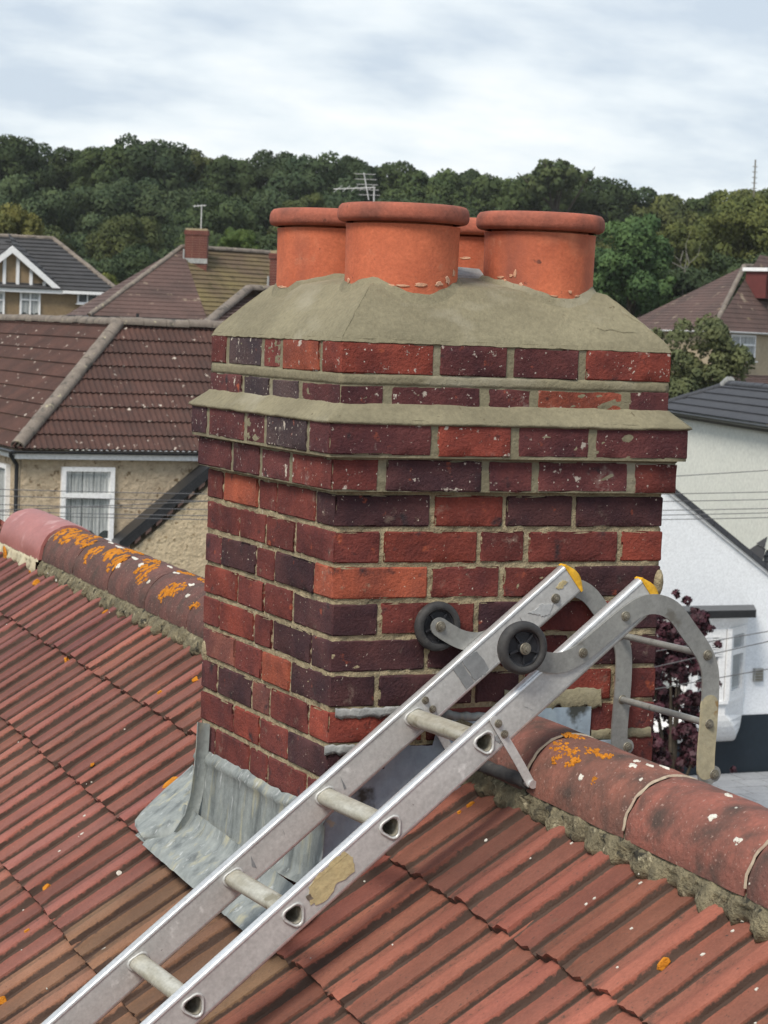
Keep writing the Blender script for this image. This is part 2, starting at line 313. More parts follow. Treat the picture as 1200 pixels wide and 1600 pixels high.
def tile_mesh(wd, seed):
    r_ = random.Random(seed); nx = 8; vs = []; dark_band = []
    for j in range(nx+1):
        x = -TL*j/nx                                            # 0 at the tail (lower) edge, negative up the slope
        for i, (v, z) in enumerate(PROF):
            jt = (r_.random()-.5)*.0016
            tail = -.0035*r_.random()*(j == 0) + (.002*(r_.random()-.5))
            wob = .0022*math.sin(j*1.7+seed*2.1)*(8 < i < 12)
            vs.append((x*(1 if j else 1)+(tail if j == 0 else 0)+(-.004 if j == 0 and r_.random() < .12 else 0), v*wd*.992+wob, z+.014+jt+ .018*(1-j/nx) - (.004*(r_.random()<.3) if j == 0 else 0)))
            dark_band.append(DARK_BAND[i] + (.15 if j == 0 else 0) + .12*max(0, (j-6.0)/2.) + (r_.random()-.5)*.10)
    n = len(PROF); fs = [(j*n+i, j*n+i+1, (j+1)*n+i+1, (j+1)*n+i) for j in range(nx) for i in range(n-1)]
    b = len(vs)                                                 # tail nose
    for i, (v, z) in enumerate(PROF):
        vs.append((vs[i][0]-.001, vs[i][1], vs[i][2]-.017)); dark_band.append(1)
    fs += [(b+i, b+i+1, i+1, i) for i in range(n-1)]
    b2 = len(vs); vs += [vs[0], vs[n*nx], (vs[n*nx][0], vs[n*nx][1], 0), (vs[0][0], vs[0][1], 0)]; dark_band += [1]*4
    vs += [vs[n-1], vs[n*nx+n-1], (vs[n*nx+n-1][0], vs[n*nx+n-1][1], 0), (vs[n-1][0], vs[n-1][1], 0)]; dark_band += [1]*4
    fs += [(b2, b2+1, b2+2, b2+3), (b2+4, b2+7, b2+6, b2+5)]
    me = bpy.data.meshes.new('tile'); me.from_pydata(vs, [], fs); me.materials.append(M['tile'])
    a_ = me.attributes.new('dark_band', 'FLOAT', 'POINT'); a_.data.foreach_set('value', dark_band)
    WN = [np.interp(v, [0,.12,.3,.55,.6,.66,.95,1], [.9,.75,.1,.0,.6,.85,.8,.9]) for v, _ in PROF]; wv = [0.]*len(vs)  # duller in the pan and along the flat band
    for i in range((nx+1)*n): wv[i] = float(WN[i % n])
    a2 = me.attributes.new('dull_band', 'FLOAT', 'POINT'); a2.data.foreach_set('value', wv)
    me.polygons.foreach_set('use_smooth', [True]*(nx*(n-1))+[False]*(len(fs)-nx*(n-1)))
    me.update(); me.set_sharp_from_angle(angle=R(24)); return me
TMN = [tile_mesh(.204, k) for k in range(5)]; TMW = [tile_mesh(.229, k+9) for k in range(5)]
# frame of a tile: x = down the slope, y = along the ridge towards us, z = normal
TB = Matrix((( s.x, -d.x, nrm.x), (s.y, -d.y, nrm.y), (s.z, -d.z, nrm.z)))
joints = [-.794 - .204*k for k in range(0, 9)]
jl = [-.794 + .2293*k for k in range(1, 25)]
courses = [-.18, .115, .41, .705, 1.0]
def tile_at(u, sv, me, tone):
    o = bpy.data.objects.new('tile', me); put(o, house)
    o.location = L_(RP(u, sv, -.038)); o.rotation_euler = (TB @ Matrix.Rotation(R(rnd.uniform(-.35,.35)), 3, 'Z')).to_euler()
    o.color = (*tone, 1); return o
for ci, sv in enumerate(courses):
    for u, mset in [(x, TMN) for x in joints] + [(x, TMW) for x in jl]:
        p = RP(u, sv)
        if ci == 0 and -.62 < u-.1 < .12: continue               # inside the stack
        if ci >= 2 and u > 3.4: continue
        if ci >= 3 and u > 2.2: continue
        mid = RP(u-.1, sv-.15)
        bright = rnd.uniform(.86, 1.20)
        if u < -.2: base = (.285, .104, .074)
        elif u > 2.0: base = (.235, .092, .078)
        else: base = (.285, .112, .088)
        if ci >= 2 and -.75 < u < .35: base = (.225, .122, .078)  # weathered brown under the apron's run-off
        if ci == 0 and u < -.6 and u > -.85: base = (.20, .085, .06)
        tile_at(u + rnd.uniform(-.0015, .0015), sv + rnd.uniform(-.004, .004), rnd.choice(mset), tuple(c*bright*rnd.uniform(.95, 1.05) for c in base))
# rest of the slope to the eaves and the hidden far slope: one joined sheet of tile courses
mb = MB()
def sheet(A, B, sd, nn_, s0, s1, u0, u1, wd=.215):
    ys = []; u = u0
    while u < u1:
        for v, z in PROF[::2]: ys.append((u+v*wd, z))
        u += wd
    sv = s0
    while sv < s1:
        top = [A + d*y + sd*(sv-.02) + nn_*(z-.024) for y, z in ys]; bot = [A + d*y + sd*(sv+GA) + nn_*(z-.006) for y, z in ys]
        nose = [p - nn_*.018 for p in bot]; n = len(ys)
        mb.add(top+bot+nose, [(i, i+1, n+i+1, n+i) for i in range(n-1)] + [(n+i, n+i+1, 2*n+i+1, 2*n+i) for i in range(n-1)])
        sv += GA
lo = house.location
sheet(O-lo, None, s, nrm, 1.0, 4.4, -3.4, 4.6)
s2 = h*math.cos(PT) - Vector((0,0,1))*math.sin(PT); n2_ = h*math.sin(PT) + Vector((0,0,1))*math.cos(PT)
ap = O + s*(-.545); sheet(ap-lo, None, s2, n2_, .0, 4.9, -3.4, 4.6)
sheet_o = mb.build('tile_course', M['tile'], house); sheet_o.color = (.28,.095,.075,1); tag(sheet_o, kind='stuff')
mb = MB()
for a_, sd, nn_, l0 in ((O, s, nrm, -.53), (ap, s2, n2_, .02)):
    a_ = a_-nn_*.042; mb.prism([a_+d*-3.35+sd*l0-lo, a_+d*4.55+sd*l0-lo, a_+d*4.55+sd*4.6-lo, a_+d*-3.35+sd*4.6-lo], -nn_*.05)
mb.build('roof_deck', M['dark_inside'], house)
# gable and side walls under the roof
mb = MB(); e1 = O+s*4.3; e2 = ap+s2*4.7
for u0 in (-3.2, 4.2):
    mb.prism([e1+d*u0-lo-Vector((0,0,.15)), O+s*-.5+d*u0-lo-Vector((0,0,.12)), e2+d*u0-lo-Vector((0,0,.15)), Vector((*(e2+d*u0).xy, GZ))-lo, Vector((*(e1+d*u0).xy, GZ))-lo], d*.25)
for e_ in (e1-h*-.3, e2-h*.3):
    mb.prism([e_+d*-3.2-lo-Vector((0,0,.3)), e_+d*4.2-lo-Vector((0,0,.3)), Vector((*(e_+d*4.2).xy, GZ))-lo, Vector((*(e_+d*-3.2).xy, GZ))-lo], h*.25)
mb.build('wall', M['pebble'], house)

# ridge tiles ------------------------------------------------------
def ridge_pt(u, ang, r, dz=0, dh=0):                            # ang 0 = near lower edge, 180 = far lower edge
    c = Vector((0,0,0)) + h*(RH-h.dot(Vector((0,0,0)))+dh) ; base = h*(RH+dh) + d*(u + O.dot(d)) + Vector((0,0,RZ+dz))
    return base - h*math.cos(R(ang))*r + Vector((0,0,1))*math.sin(R(ang))*r*1.02
def ridge_tile(u0, u1, r, mat_, tone, dz=0, dh=0, seed=0, name='ridge_tile', th=.016):
    mb = MB(); nu = 14; na = 22; oc = ridge_pt((u0+u1)/2, 90, r, dz, dh) ; out_ = []; inn = []
    for i in range(nu+1):
        u = u0+(u1-u0)*i/nu
        for lst, rr in ((out_, r), (inn, r-th)):
            row = []
            for k in range(na+1):
                a = -4 + 188*k/na; q = rr + .0022*vn(u*9+seed, a*.05, seed*1.7) - (.004 if i in (0, nu) and rr == r else 0) + .0014*vn(u*40, a*.3, seed)
                row.append(ridge_pt(u, a, q, dz, dh)-oc)
            lst.append(row)
    mb.loft(out_, 0, False, True, False); mb.loft(inn, 0, False, True, False)
    for i in (0, nu):
        mb.loft([out_[i], inn[i]], 0, False, False, False)
    mb.loft([[r_[0] for r_ in out_], [r_[0] for r_ in inn]], 0, False, False, False); mb.loft([[r_[-1] for r_ in out_], [r_[-1] for r_ in inn]], 0, False, False, False)
    o = mb.build(name, mat_, house); o.location = oc-lo; o.color = (*tone, 1); return o
def patch_on_ridge(u, ang, lu, la, mat_, r, seed, par, dz=0, dh=0, th=.0026, lab=None, name='lichen'):
    mb = MB(); r_ = random.Random(seed); c = ridge_pt(u, ang, r+.0005, dz, dh); small = name != 'lichen'
    nb = 3 if small else 22
    for q in range(nb):
        t, rad = r_.uniform(0, 6.28), (r_.random()**.6)*(.5 if small else 1.); f = (r_.uniform(.5, .8) if small else r_.uniform(.10, .34)*(1.25-rad*.6))
        cu, ca = u+lu*rad*math.cos(t)+r_.uniform(-.2,.2)*lu, ang+la*rad*math.sin(t); n = 13; ph = r_.uniform(0, 6)
        ring1, ring2, ring3 = [], [], []
        for k in range(n):
            a = 2*math.pi*k/n; w_ = .8+.25*math.sin(2*a+ph)+r_.uniform(-.22, .22); du, da = lu*f*w_*math.cos(a), la*f*w_*math.sin(a)
            ring1.append(ridge_pt(cu+du, ca+da, r-.001, dz, dh)-c); ring2.append(ridge_pt(cu+du*.85, ca+da*.85, r+th*r_.uniform(.5,1), dz, dh)-c); ring3.append(ridge_pt(cu+du*.4, ca+da*.4, r+th*r_.uniform(.3,.9), dz, dh)-c)
        mb.loft([ring1, ring2, ring3], 0, False, True); mb.add(ring3, [tuple(range(n))], 0, True)
    o = mb.build(name, mat_, par); o.location = c-par.location-(house.location if par is not house else Vector((0,0,0))); return o
RR = .104
# right-hand run, near the camera
ru = [-.30, -.62-.0, -1.045, -1.47, -1.90, -2.33, -2.76, -3.2]
ru = [-.52, -.905, -1.335, -1.77, -2.2, -2.63, -3.06]
rts = []
for i in range(len(ru)-1):
    rts.append(ridge_tile(ru[i]-.004, ru[i+1]+.004, RR, M['ridge'], [(1.0,.98,.98),(1.12,1.08,1.0),(1.25,1.1,1.05),(1.1,1,1)][min(i, 3)], seed=i))
    # pale bedding line between two ridge tiles
    if i:
        mb = MB(); u = ru[i]; oc = ridge_pt(u, 90, RR)
        rings = [[ridge_pt(u+du+.002*math.sin(a_*.3+i), a_, RR+dr*(.5+.5*abs(vn(a_*.1, i))))-oc for a_ in range(4, 178, 6)] for du, dr in ((-.003, -.004), (-.0012, .0012), (.0012, .0012), (.003, -.004))]
        mb.loft(rings, 0, False, True, False); o = mb.build('ridge_joint', M['joint_line'], house); o.location = oc-lo
def rpatch(i, *a, **k):
    return patch_on_ridge(*a, par=rts[i], **k)
for (u, a, lu, la, sd) in ((-.955,60,.035,9,1), (-1.01,58,.035,8,2), (-1.07,70,.05,8,3), (-1.05,48,.02,10,4), (-.99,43,.014,8,5), (-.93,82,.04,7,6), (-1.12,72,.02,6,8), (-1.17,38,.01,5,7)):
    rpatch(1, u, a, lu, la, M['lichen'], RR, sd)
for (i, u, a, lu, la, sd) in ((1,-1.20,84,.012,4,11), (1,-1.22,74,.016,5,12), (1,-1.26,98,.028,5,13), (1,-1.25,86,.016,3,14), (2,-1.52,92,.02,5,15), (2,-1.585,52,.014,6,16), (2,-1.70,40,.013,5,17), (1,-1.30,60,.006,3,18), (1,-1.12,36,.008,5,19)):
    rpatch(i, u, a, lu, la, M['droppings'], RR, sd, name='dropping')
# left-hand run behind the stack
LZ, LH = -.004, .012; RL = .114
ends = [.62, 1.06, 1.53, 2.01, 2.49, 2.99, 3.49]
lts = []
for i in range(len(ends)-1):
    t_ = (i/(len(ends)-2)); lts.append(ridge_tile(ends[i]+.003, ends[i+1]-.003, RL, M['ridge'], (.66+.12*rnd.random(), .76, .80), LZ, LH, 20+i))
def lp(u, a, lu, la, sd, mt='lichen'):
    i = max(k for k in range(len(ends)-1) if ends[k] < u or k == 0)
    patch_on_ridge(u, a, lu, la, M[mt], RL, sd, lts[i], LZ, LH, name='lichen' if mt == 'lichen' else 'dropping')
for k in range(6):
    for (u, a, lu, la) in (((3.40,72,.07,24),(3.28,60,.06,18),(3.14,75,.07,22),(3.02,62,.05,12),(2.84,50,.055,20)), ((2.66,70,.07,22),(2.52,52,.05,20),(2.60,95,.08,9)), ((2.2,60,.06,20),(2.3,85,.05,12),(2.12,40,.04,10)),
                           ((1.82,38,.045,16),(1.76,50,.05,14),(1.68,92,.09,7),(1.92,90,.06,6)), ((1.50,35,.035,6),(1.36,62,.03,10),(1.48,78,.03,6),(1.30,92,.1,8)), ((1.12,40,.05,12),(1.0,84,.10,14),(.93,62,.05,9),(1.22,28,.02,6)))[k:k+1][0]:
        lp(u, a, lu*1.05, la*1.25, int(u*1000)); lp(u+lu*.8, a-4, lu*.35, la*.7, int(u*977)); lp(u-lu*.9, a+3, lu*.3, la*.5, int(u*877))
for (u, a, lu, la) in ((2.42,74,.05,6),(2.28,64,.03,6),(2.46,46,.03,7),(2.12,88,.04,4),(1.95,78,.04,5),(1.7,66,.03,4),(1.55,70,.02,4),(1.42,56,.015,5),(1.3,84,.02,4),(1.15,62,.02,4),(1.05,50,.015,4),(.96,72,.03,5),(.9,60,.025,5),(2.75,88,.06,4),(2.9,92,.05,4),(1.62,44,.015,5),(2.05,40,.01,5),(1.2,74,.015,4)):
    lp(u, a, lu, la, int(u*1000)+5, 'droppings')
pk = ridge_tile(3.495, 4.24, RL+.012, M['pink_ridge'], (1,1,1), LZ+.0, LH, 40); pk['label'] = 'smooth pink end ridge tile'
# bedding mortar below both runs: ragged lip
def bedding(u0, u1, r, dz, dh, mat_, seed, drop=.05, lean=1.):
    mb = MB(); n = int((u1-u0)/.012); r_ = random.Random(seed); rings = []
    oc = RP((u0+u1)/2, -.47); pr = [0]*8
    for i in range(n+1):
        u = u0+(u1-u0)*i/n; e_ = ridge_pt(u, 0, r-.004, dz, dh)
        sd = (e_-O).dot(s); k = .5+.5*math.sin(u*31+seed)*.6+.35*math.sin(u*73+1.1*seed)+r_.uniform(-.18, .18); dd = drop*(.55+.45*max(0, k))
        q = lambda a_, b_: RP(u, sd+a_+r_.uniform(-.003,.003), b_+r_.uniform(-.004,.004)) - oc
        hgt = (e_-O).dot(nrm)
        rings.append([q(-.05, hgt+.0), q(-.006, hgt+.002), q(.008*lean, hgt-.008), q(.014*lean+.1*dd, hgt*.72), q(dd*.55, max(.016, hgt*.5)), q(dd*.9, .008), q(dd, -.004), q(dd*.8, -.03)])
    mb.loft(rings, 0, False, True, False); o = mb.build('bedding_mortar', mat_, house); o.location = oc-lo; return o
bedding(-3.1, -.45, RR, 0, 0, M['mossy_mortar'], 3, .048)
bedding(.6, 3.49, RL, LZ, LH, M['mossy_mortar'], 8, .058)
bedding(3.50, 4.24, RL+.012, LZ, LH, M['cream_mortar'], 5, .05)
# lichen blobs and droppings on the tiles themselves
def tile_spot(x, y, rad, mt, seed, elong=1.3):
    hit_, p, n_, _, ob, _ = scene.ray_cast(DG, CAM+ray(x, y)*3.3, ray(x, y).normalized())
    if not hit_: return
    n_ = n_ if n_.dot(nrm) > 0 else -n_
    n = 9; r_ = random.Random(seed); mb = MB(); ss = (s-n_*s.dot(n_)).normalized(); dd = n_.cross(ss)
    rr = [(ss*math.cos(2*math.pi*k/n)*elong + dd*math.sin(2*math.pi*k/n))*rad*r_.uniform(.6, 1.15) for k in range(n)]; th = .0015 if mt == 'droppings' else .004
    mb.loft([[v-n_*.002 for v in rr], [v*.8+n_*th for v in rr]], 0, False, True); mb.add([v*.8+n_*th for v in rr]+[n_*th*1.2], [(k, (k+1) % n, n) for k in range(n)], 0, True)
    o = mb.build('lichen' if mt == 'lichen' else 'dropping', M[mt], house); o.location = p-lo
bpy.context.view_layer.update(); DG = bpy.context.evaluated_depsgraph_get(); extra_spots = random.Random(12)
for i, (x, y, r_) in enumerate(((268,1222,.022),(72,1387,.012),(1037,1506,.011),(106,1032,.014),(58,912,.016),(8,868,.03),(165,956,.011),(108,1028,.011),(250,1082,.009),(305,1062,.011),(735,1258,.009),(718,1270,.005),(48,894,.01),(3,1562,.012))): tile_spot(x, y, r_, 'lichen', i)
for i, (x, y, r_) in enumerate(((128,1303,.006),(132,1275,.005),(93,1330,.004),(186,1364,.007),(143,1222,.003),(893,1318,.004),(759,1313,.004),(1098,1492,.005),(987,1451,.004),(1182,1546,.004),(1001,1380,.005),(916,1413,.004),(929,1404,.004),(75,896,.006),(88,907,.005),(1145,1455,.004),(965,1512,.003),(1160,1440,.003))): tile_spot(x, y, r_, 'droppings', i+50, 1.1)
for i in range(46):
    x, y = extra_spots.uniform(0, 1200), extra_spots.uniform(950, 1600)
    if (y > 1250 or x < 280) and not (200 < x < 520 and y < 1480): tile_spot(x, y, extra_spots.uniform(.0015, .003), 'droppings', i+90, 1.2)
    if i % 4 == 0 and x < 300: tile_spot(x+9, y-30, extra_spots.uniform(.004, .009), 'lichen', i+190, 1.5)

# ================================================================ CHIMNEY STACK
W = .7775
st = empty('chimney_stack', (0, 0, -.9), 'square red brick chimney stack with oversailing courses, fresh mortar cap and four clay pots', 'chimney')
so_ = Vector(st.location)
P_ = {'D': (.062,.026,.029), 'P': (.100,.032,.033), 'M': (.132,.034,.029), 'R': (.205,.046,.032), 'O': (.27,.072,.042), 'B': (.066,.044,.047), 'K': (.175,.065,.052)}
def brick_mesh(L, Wd, H, seed, mt):
    """rounded, chipped brick: L along x, Wd along y, H along z, centred"""
    r_ = random.Random(seed); nx = max(3, int(L/.028)); ny = max(3, int(Wd/.03)); nz = 3; c = .003
    vs = []; fs = []; idx = {}
    def lin(n, l): return [-l/2] + [-l/2+c] + [(-l/2+c)+(l-2*c)*k/n for k in range(1, n)] + [l/2-c] + [l/2]
    X, Y, Z = lin(nx, L), lin(ny, Wd), lin(nz, H)
    def V(i, j, k):
        if (i, j, k) in idx: return idx[i, j, k]
        x, y, z = X[i], Y[j], Z[k]; e_ = (i in (0, len(X)-1))+(j in (0, len(Y)-1))+(k in (0, len(Z)-1))
        q = 1-(.0028/ L*2 if e_ > 1 else 0)
        if e_ > 1:
            f_ = .0014 + (.0055 if r_.random() < .28 else 0)*r_.random()*1.5
            if i in (0, len(X)-1): x -= math.copysign(f_, x)
            if j in (0, len(Y)-1): y -= math.copysign(f_, y)
            if k in (0, len(Z)-1): z -= math.copysign(f_, z)
        x += r_.uniform(-.0007, .0007); y += r_.uniform(-.0007, .0007); z += r_.uniform(-.0009, .0009)
        idx[i, j, k] = len(vs); vs.append((x, y, z)); return idx[i, j, k]
    nX, nY, nZ = len(X)-1, len(Y)-1, len(Z)-1
    for i in range(nX):
        for j in range(nY):
            fs.append((V(i,j,0), V(i,j+1,0), V(i+1,j+1,0), V(i+1,j,0))); fs.append((V(i,j,nZ), V(i+1,j,nZ), V(i+1,j+1,nZ), V(i,j+1,nZ)))
    for i in range(nX):
        for k in range(nZ):
            fs.append((V(i,0,k), V(i+1,0,k), V(i+1,0,k+1), V(i,0,k+1))); fs.append((V(i,nY,k), V(i,nY,k+1), V(i+1,nY,k+1), V(i+1,nY,k)))
    for j in range(nY):
        for k in range(nZ):
            fs.append((V(0,j,k), V(0,j,k+1), V(0,j+1,k+1), V(0,j+1,k))); fs.append((V(nX,j,k), V(nX,j+1,k), V(nX,j+1,k+1), V(nX,j,k+1)))
    me = bpy.data.meshes.new('brick'); me.from_pydata(vs, [], fs); me.materials.append(M[mt])
    me.polygons.foreach_set('use_smooth', [True]*len(fs)); me.update(); me.set_sharp_from_angle(angle=R(38)); return me
seedc = [0]
def brick(x0, x1, y0, y1, z0, z1, tone, mt='brick', jit=.0015):
    seedc[0] += 1; sd = seedc[0]; lx, ly = x1-x0, y1-y0; alongx = lx >= ly
    me = brick_mesh(max(lx, ly), min(lx, ly), z1-z0, sd, mt)
    o = bpy.data.objects.new('brick', me); put(o, st)
    o.location = Vector(((x0+x1)/2+rnd.uniform(-jit, jit), (y0+y1)/2+rnd.uniform(-jit, jit), (z0+z1)/2+rnd.uniform(-.001, .001))) - so_
    o.rotation_euler = (R(rnd.uniform(-.4,.4)), R(rnd.uniform(-.4,.4)), (0 if alongx else math.pi/2)+R(rnd.uniform(-.5,.5)))
    c = P_[tone]; f = rnd.uniform(.88, 1.14); o.color = (c[0]*f, c[1]*f, c[2]*f, 1); return o
H_, S_, T_, J_ = .1025, .215, .15875, .010
def spans(kinds, total, joint):
    L = {'H': H_, 'S': S_, 'T': T_}; ls = [L[k] for k in kinds]; sc = (total-joint*(len(ls)-1))/sum(ls); p = 0; o_ = []
    for l in ls: o_.append((p, p+l*sc)); p += l*sc+joint
    return o_
def course(z0, z1, off, scheme, front, side, joint=J_, mt='brick'):
    """scheme 'A': front S T T S with side H S H S H sharing the corner; 'B': the other way round"""
    x0, x1 = -off, W+off; wid = x1-x0; bd = H_
    if scheme == 'A': fk, sk = 'STTS', 'HSHSH'
    else: fk, sk = 'HSHSH', 'STTS'
    fs_ = spans(fk, wid, joint); ss_ = spans(sk, wid, joint); n = len(ss_)
    if scheme == 'A':                                            # front/back bricks run the whole width
        for k, (a, b) in enumerate(fs_):
            brick(x0+a, x0+b, x0, x0+ss_[0][1], z0, z1, front[k], mt); brick(x0+a, x0+b, x0+ss_[-1][0], x1, z0, z1, rnd.choice('DPM'), mt)
        for k, (a, b) in list(enumerate(ss_))[1:-1]:
            brick(x0, x0+bd, x0+a, x0+b, z0, z1, side[k], mt); brick(x1-bd, x1, x0+a, x0+b, z0, z1, rnd.choice('DPM'), mt)
    else:
        for k, (a, b) in enumerate(ss_):
            t = side[k]; 
            if k == 0: t = front[0]
            brick(x0, x0+fs_[0][1], x0+a, x0+b, z0, z1, t, mt); brick(x0+fs_[-1][0], x1, x0+a, x0+b, z0, z1, front[-1] if k == 0 else rnd.choice('DPM'), mt)
        for k, (a, b) in list(enumerate(fs_))[1:-1]:
            brick(x0+a, x0+b, x0, x0+bd, z0, z1, front[k], mt); brick(x0+a, x0+b, x1-bd, x1, z0, z1, rnd.choice('DPM'), mt)
# (from the top) A and B above the drip course, C and D oversailing, then the shaft
course(.320, .385, 0, 'A', 'RPPR', 'POMBD', .016, 'brick_cap')
course(.243, .297, 0, 'B', 'PPPOP', 'PBBP', .018, 'brick_cap')
course(.155, .220, .034, 'A', 'PRPP', 'PBPPP', .016, 'brick_cap')
course(.080, .145, .018, 'B', 'MDPPM', 'PPPP', .016, 'brick_cap')
rows = [('A','DRDD','DMMOM'), ('B','MRMMR','OMMM'), ('A','OMMD','ODMDM'), ('B','DMDMD','DMMR'), ('A','DDMD','DDMRD'), ('B','DDDRM','MOMK'),
        ('A','RMMM','RMKDM'), ('B','DDDDM','DMRM'), ('A','MMDM','MMMMM'), ('B','MMDMD','MMDM'), ('A','MDMM','MMMDM'), ('B','MMMMM','MMMM')]
for k, (sc_, fr, sd) in enumerate(rows): course(.005-.075*k, .070-.075*k, 0, sc_, fr, sd)
# mortar core: slightly recessed, rough surface, one skin per zone
def core(z0, z1, off, mt, nz=10, amp=.0028, name='mortar'):
    mb = MB(); rings = []; x0, x1 = -off, W+off; nseg = 40
    for j in range(nz+1):
        z = z0+(z1-z0)*j/nz; ring = []
        for (ax, ay), (bx, by) in (((x0,x0),(x1,x0)), ((x1,x0),(x1,x1)), ((x1,x1),(x0,x1)), ((x0,x1),(x0,x0))):
            for k in range(nseg):
                t = k/nseg; x, y = ax+(bx-ax)*t, ay+(by-ay)*t; nx_, ny_ = (by-ay), -(bx-ax); l = math.hypot(nx_, ny_)
                q = amp*(vn(x*60, y*60+3, z*70)+rnd.uniform(-.5, .5)); ring.append((x+nx_/l*q, y+ny_/l*q, z-so_.z))
        rings.append(ring)
    mb.loft(rings, 0, True, True); return mb.build(name, mt, st)
core(-.9, .078, -.0038, M['old_mortar'], 150, .0026)
core(.079, .152, .0158, M['new_mortar'], 10, .0012); core(.150, .228, .0318, M['new_mortar'], 10, .0012); core(.226, .392, -.0022, M['new_mortar'], 22, .0012)
# fillets and weathered mortar ledges run round the stack
def fillet(prof, mt, seed, amp=.002, name='mortar_fillet', bx=None):
    """prof: (outward offset, z) pairs"""
    mb = MB(); rings = []; n = 56
    for (o_, z) in prof:
        x0, x1 = -o_, W+o_; ring = []
        for (ax, ay), (bx_, by) in (((x0,x0),(x1,x0)), ((x1,x0),(x1,x1)), ((x1,x1),(x0,x1)), ((x0,x1),(x0,x0))):
            for k in range(n):
                t = k/n; x, y = ax+(bx_-ax)*t, ay+(by-ay)*t
                q = amp*(vn(x*14+seed, y*14, z*9)*1.2+.6*vn(x*47, y*47+seed, z*30)); nx_, ny_ = (by-ay), -(bx_-ax); l = math.hypot(nx_, ny_)
                ring.append((x+nx_/l*q, y+ny_/l*q, z+q*1.1-so_.z))
        rings.append(ring)
    mb.loft(rings, 0, False, True); return mb.build(name, mt, st)
fillet([(-.01,.262),(.002,.258),(.006,.2525),(.017,.243),(.028,.2325),(.0375,.224),(.039,.2195),(.033,.2165)], M['new_mortar'], 1, .0015)
fillet([(-.004,.3200),(-.0012,.3190),(-.0002,.313),(.0002,.304),(-.0004,.299),(-.004,.297)], M['new_mortar'], 2, .0008)
fillet([(.018,.154),(.0225,.1535),(.0185,.149),(.0165,.1455),(.012,.144)], M['new_mortar'], 3, .0012)

# flaunching: height field over the top course
POTS = [(.218,.200), (.552,.205), (.208,.575), (.570,.585)]
def fl_z(x, y):
    e = min(x, y, W-x, W-y); hgt = .392 + .113*min(1, max(0, e)/.105)**.92
    if e > .105: hgt += .036*(1-math.exp(-(e-.105)/.11))
    # soften hips by blending the two nearest edges
    ex = min(x, W-x); ey = min(y, W-y); dq = abs(ex-ey)
    return hgt + .0014*vn(x*9, y*9, 2)+.0007*vn(x*41, y*39, 5)
mb = MB(); n = 88; g = []
for j in range(n+1):
    for i in range(n+1):
        x = -.0015+(W+.003)*i/n; y = -.0015+(W+.003)*j/n; z = fl_z(x, y)
        if i in (0, n) or j in (0, n): z = .3845+.0018*vn(x*37, y*37, 1)
        g.append((x, y, z-so_.z))
q_ = lambda i, j: j*(n+1)+i
tri = []
for j in range(n):
    for i in range(n):
        if (i-n/2+.5)*(j-n/2+.5) > 0: tri += [(q_(i,j), q_(i+1,j), q_(i+1,j+1)), (q_(i,j), q_(i+1,j+1), q_(i,j+1))]
        else: tri += [(q_(i,j), q_(i+1,j), q_(i,j+1)), (q_(i+1,j), q_(i+1,j+1), q_(i,j+1))]
mb.add(g, tri, 0, True)
bd = [g[i] for i in range(n)] + [g[j*(n+1)+n] for j in range(n)] + [g[n*(n+1)+i] for i in range(n, 0, -1)] + [g[j*(n+1)] for j in range(n, 0, -1)]
mb.loft([bd, [(W/2+(x-W/2)*.975, W/2+(y-W/2)*.975, z-.006) for x, y, z in bd]], 0, False, False)
fl = mb.build('flaunching', M['new_mortar'], st); fl.data.set_sharp_from_angle(angle=R(22)); fl['label'] = 'smooth sloping khaki mortar cap bedding the pots'
# trowel ridges on the cap and the grey slip of tile by the back pot
def cap_ridge(pts, r):
    mb = MB(); q = [Vector((x, y, fl_z(x, y)-r*.55-so_.z)) for x, y in pts]; mb.tube(q, [r*.3]+[r]*(len(q)-2)+[r*.3], 6); mb.build('trowel_ridge', M['new_mortar'], st)
def lerp2(a, b, n_=9, wob=.004): return [(a[0]+(b[0]-a[0])*k/n_+wob*vn(k*1.3, a[0]*9), a[1]+(b[1]-a[1])*k/n_+wob*vn(k*1.7, b[0]*7)) for k in range(n_+1)]
[cap_ridge(lerp2(a_, b_, 9, .0015), .0022) for a_, b_ in (((.002,.002),(.105,.105)), ((W-.002,.002),(W-.10,.10)), ((.002,W-.002),(.10,W-.10)))]
cap_ridge(lerp2((.69,.075),(.765,.02)), .004); cap_ridge(lerp2((.60,.035),(.71,.028)), .003)
mb = MB(); mb.prism([(.365,.26,.52-so_.z), (.44,.235,.515-so_.z), (.455,.30,.535-so_.z), (.37,.33,.54-so_.z)], (.004,.01,.020)); o = mb.build('slate_slip', M['white_lead'], st)
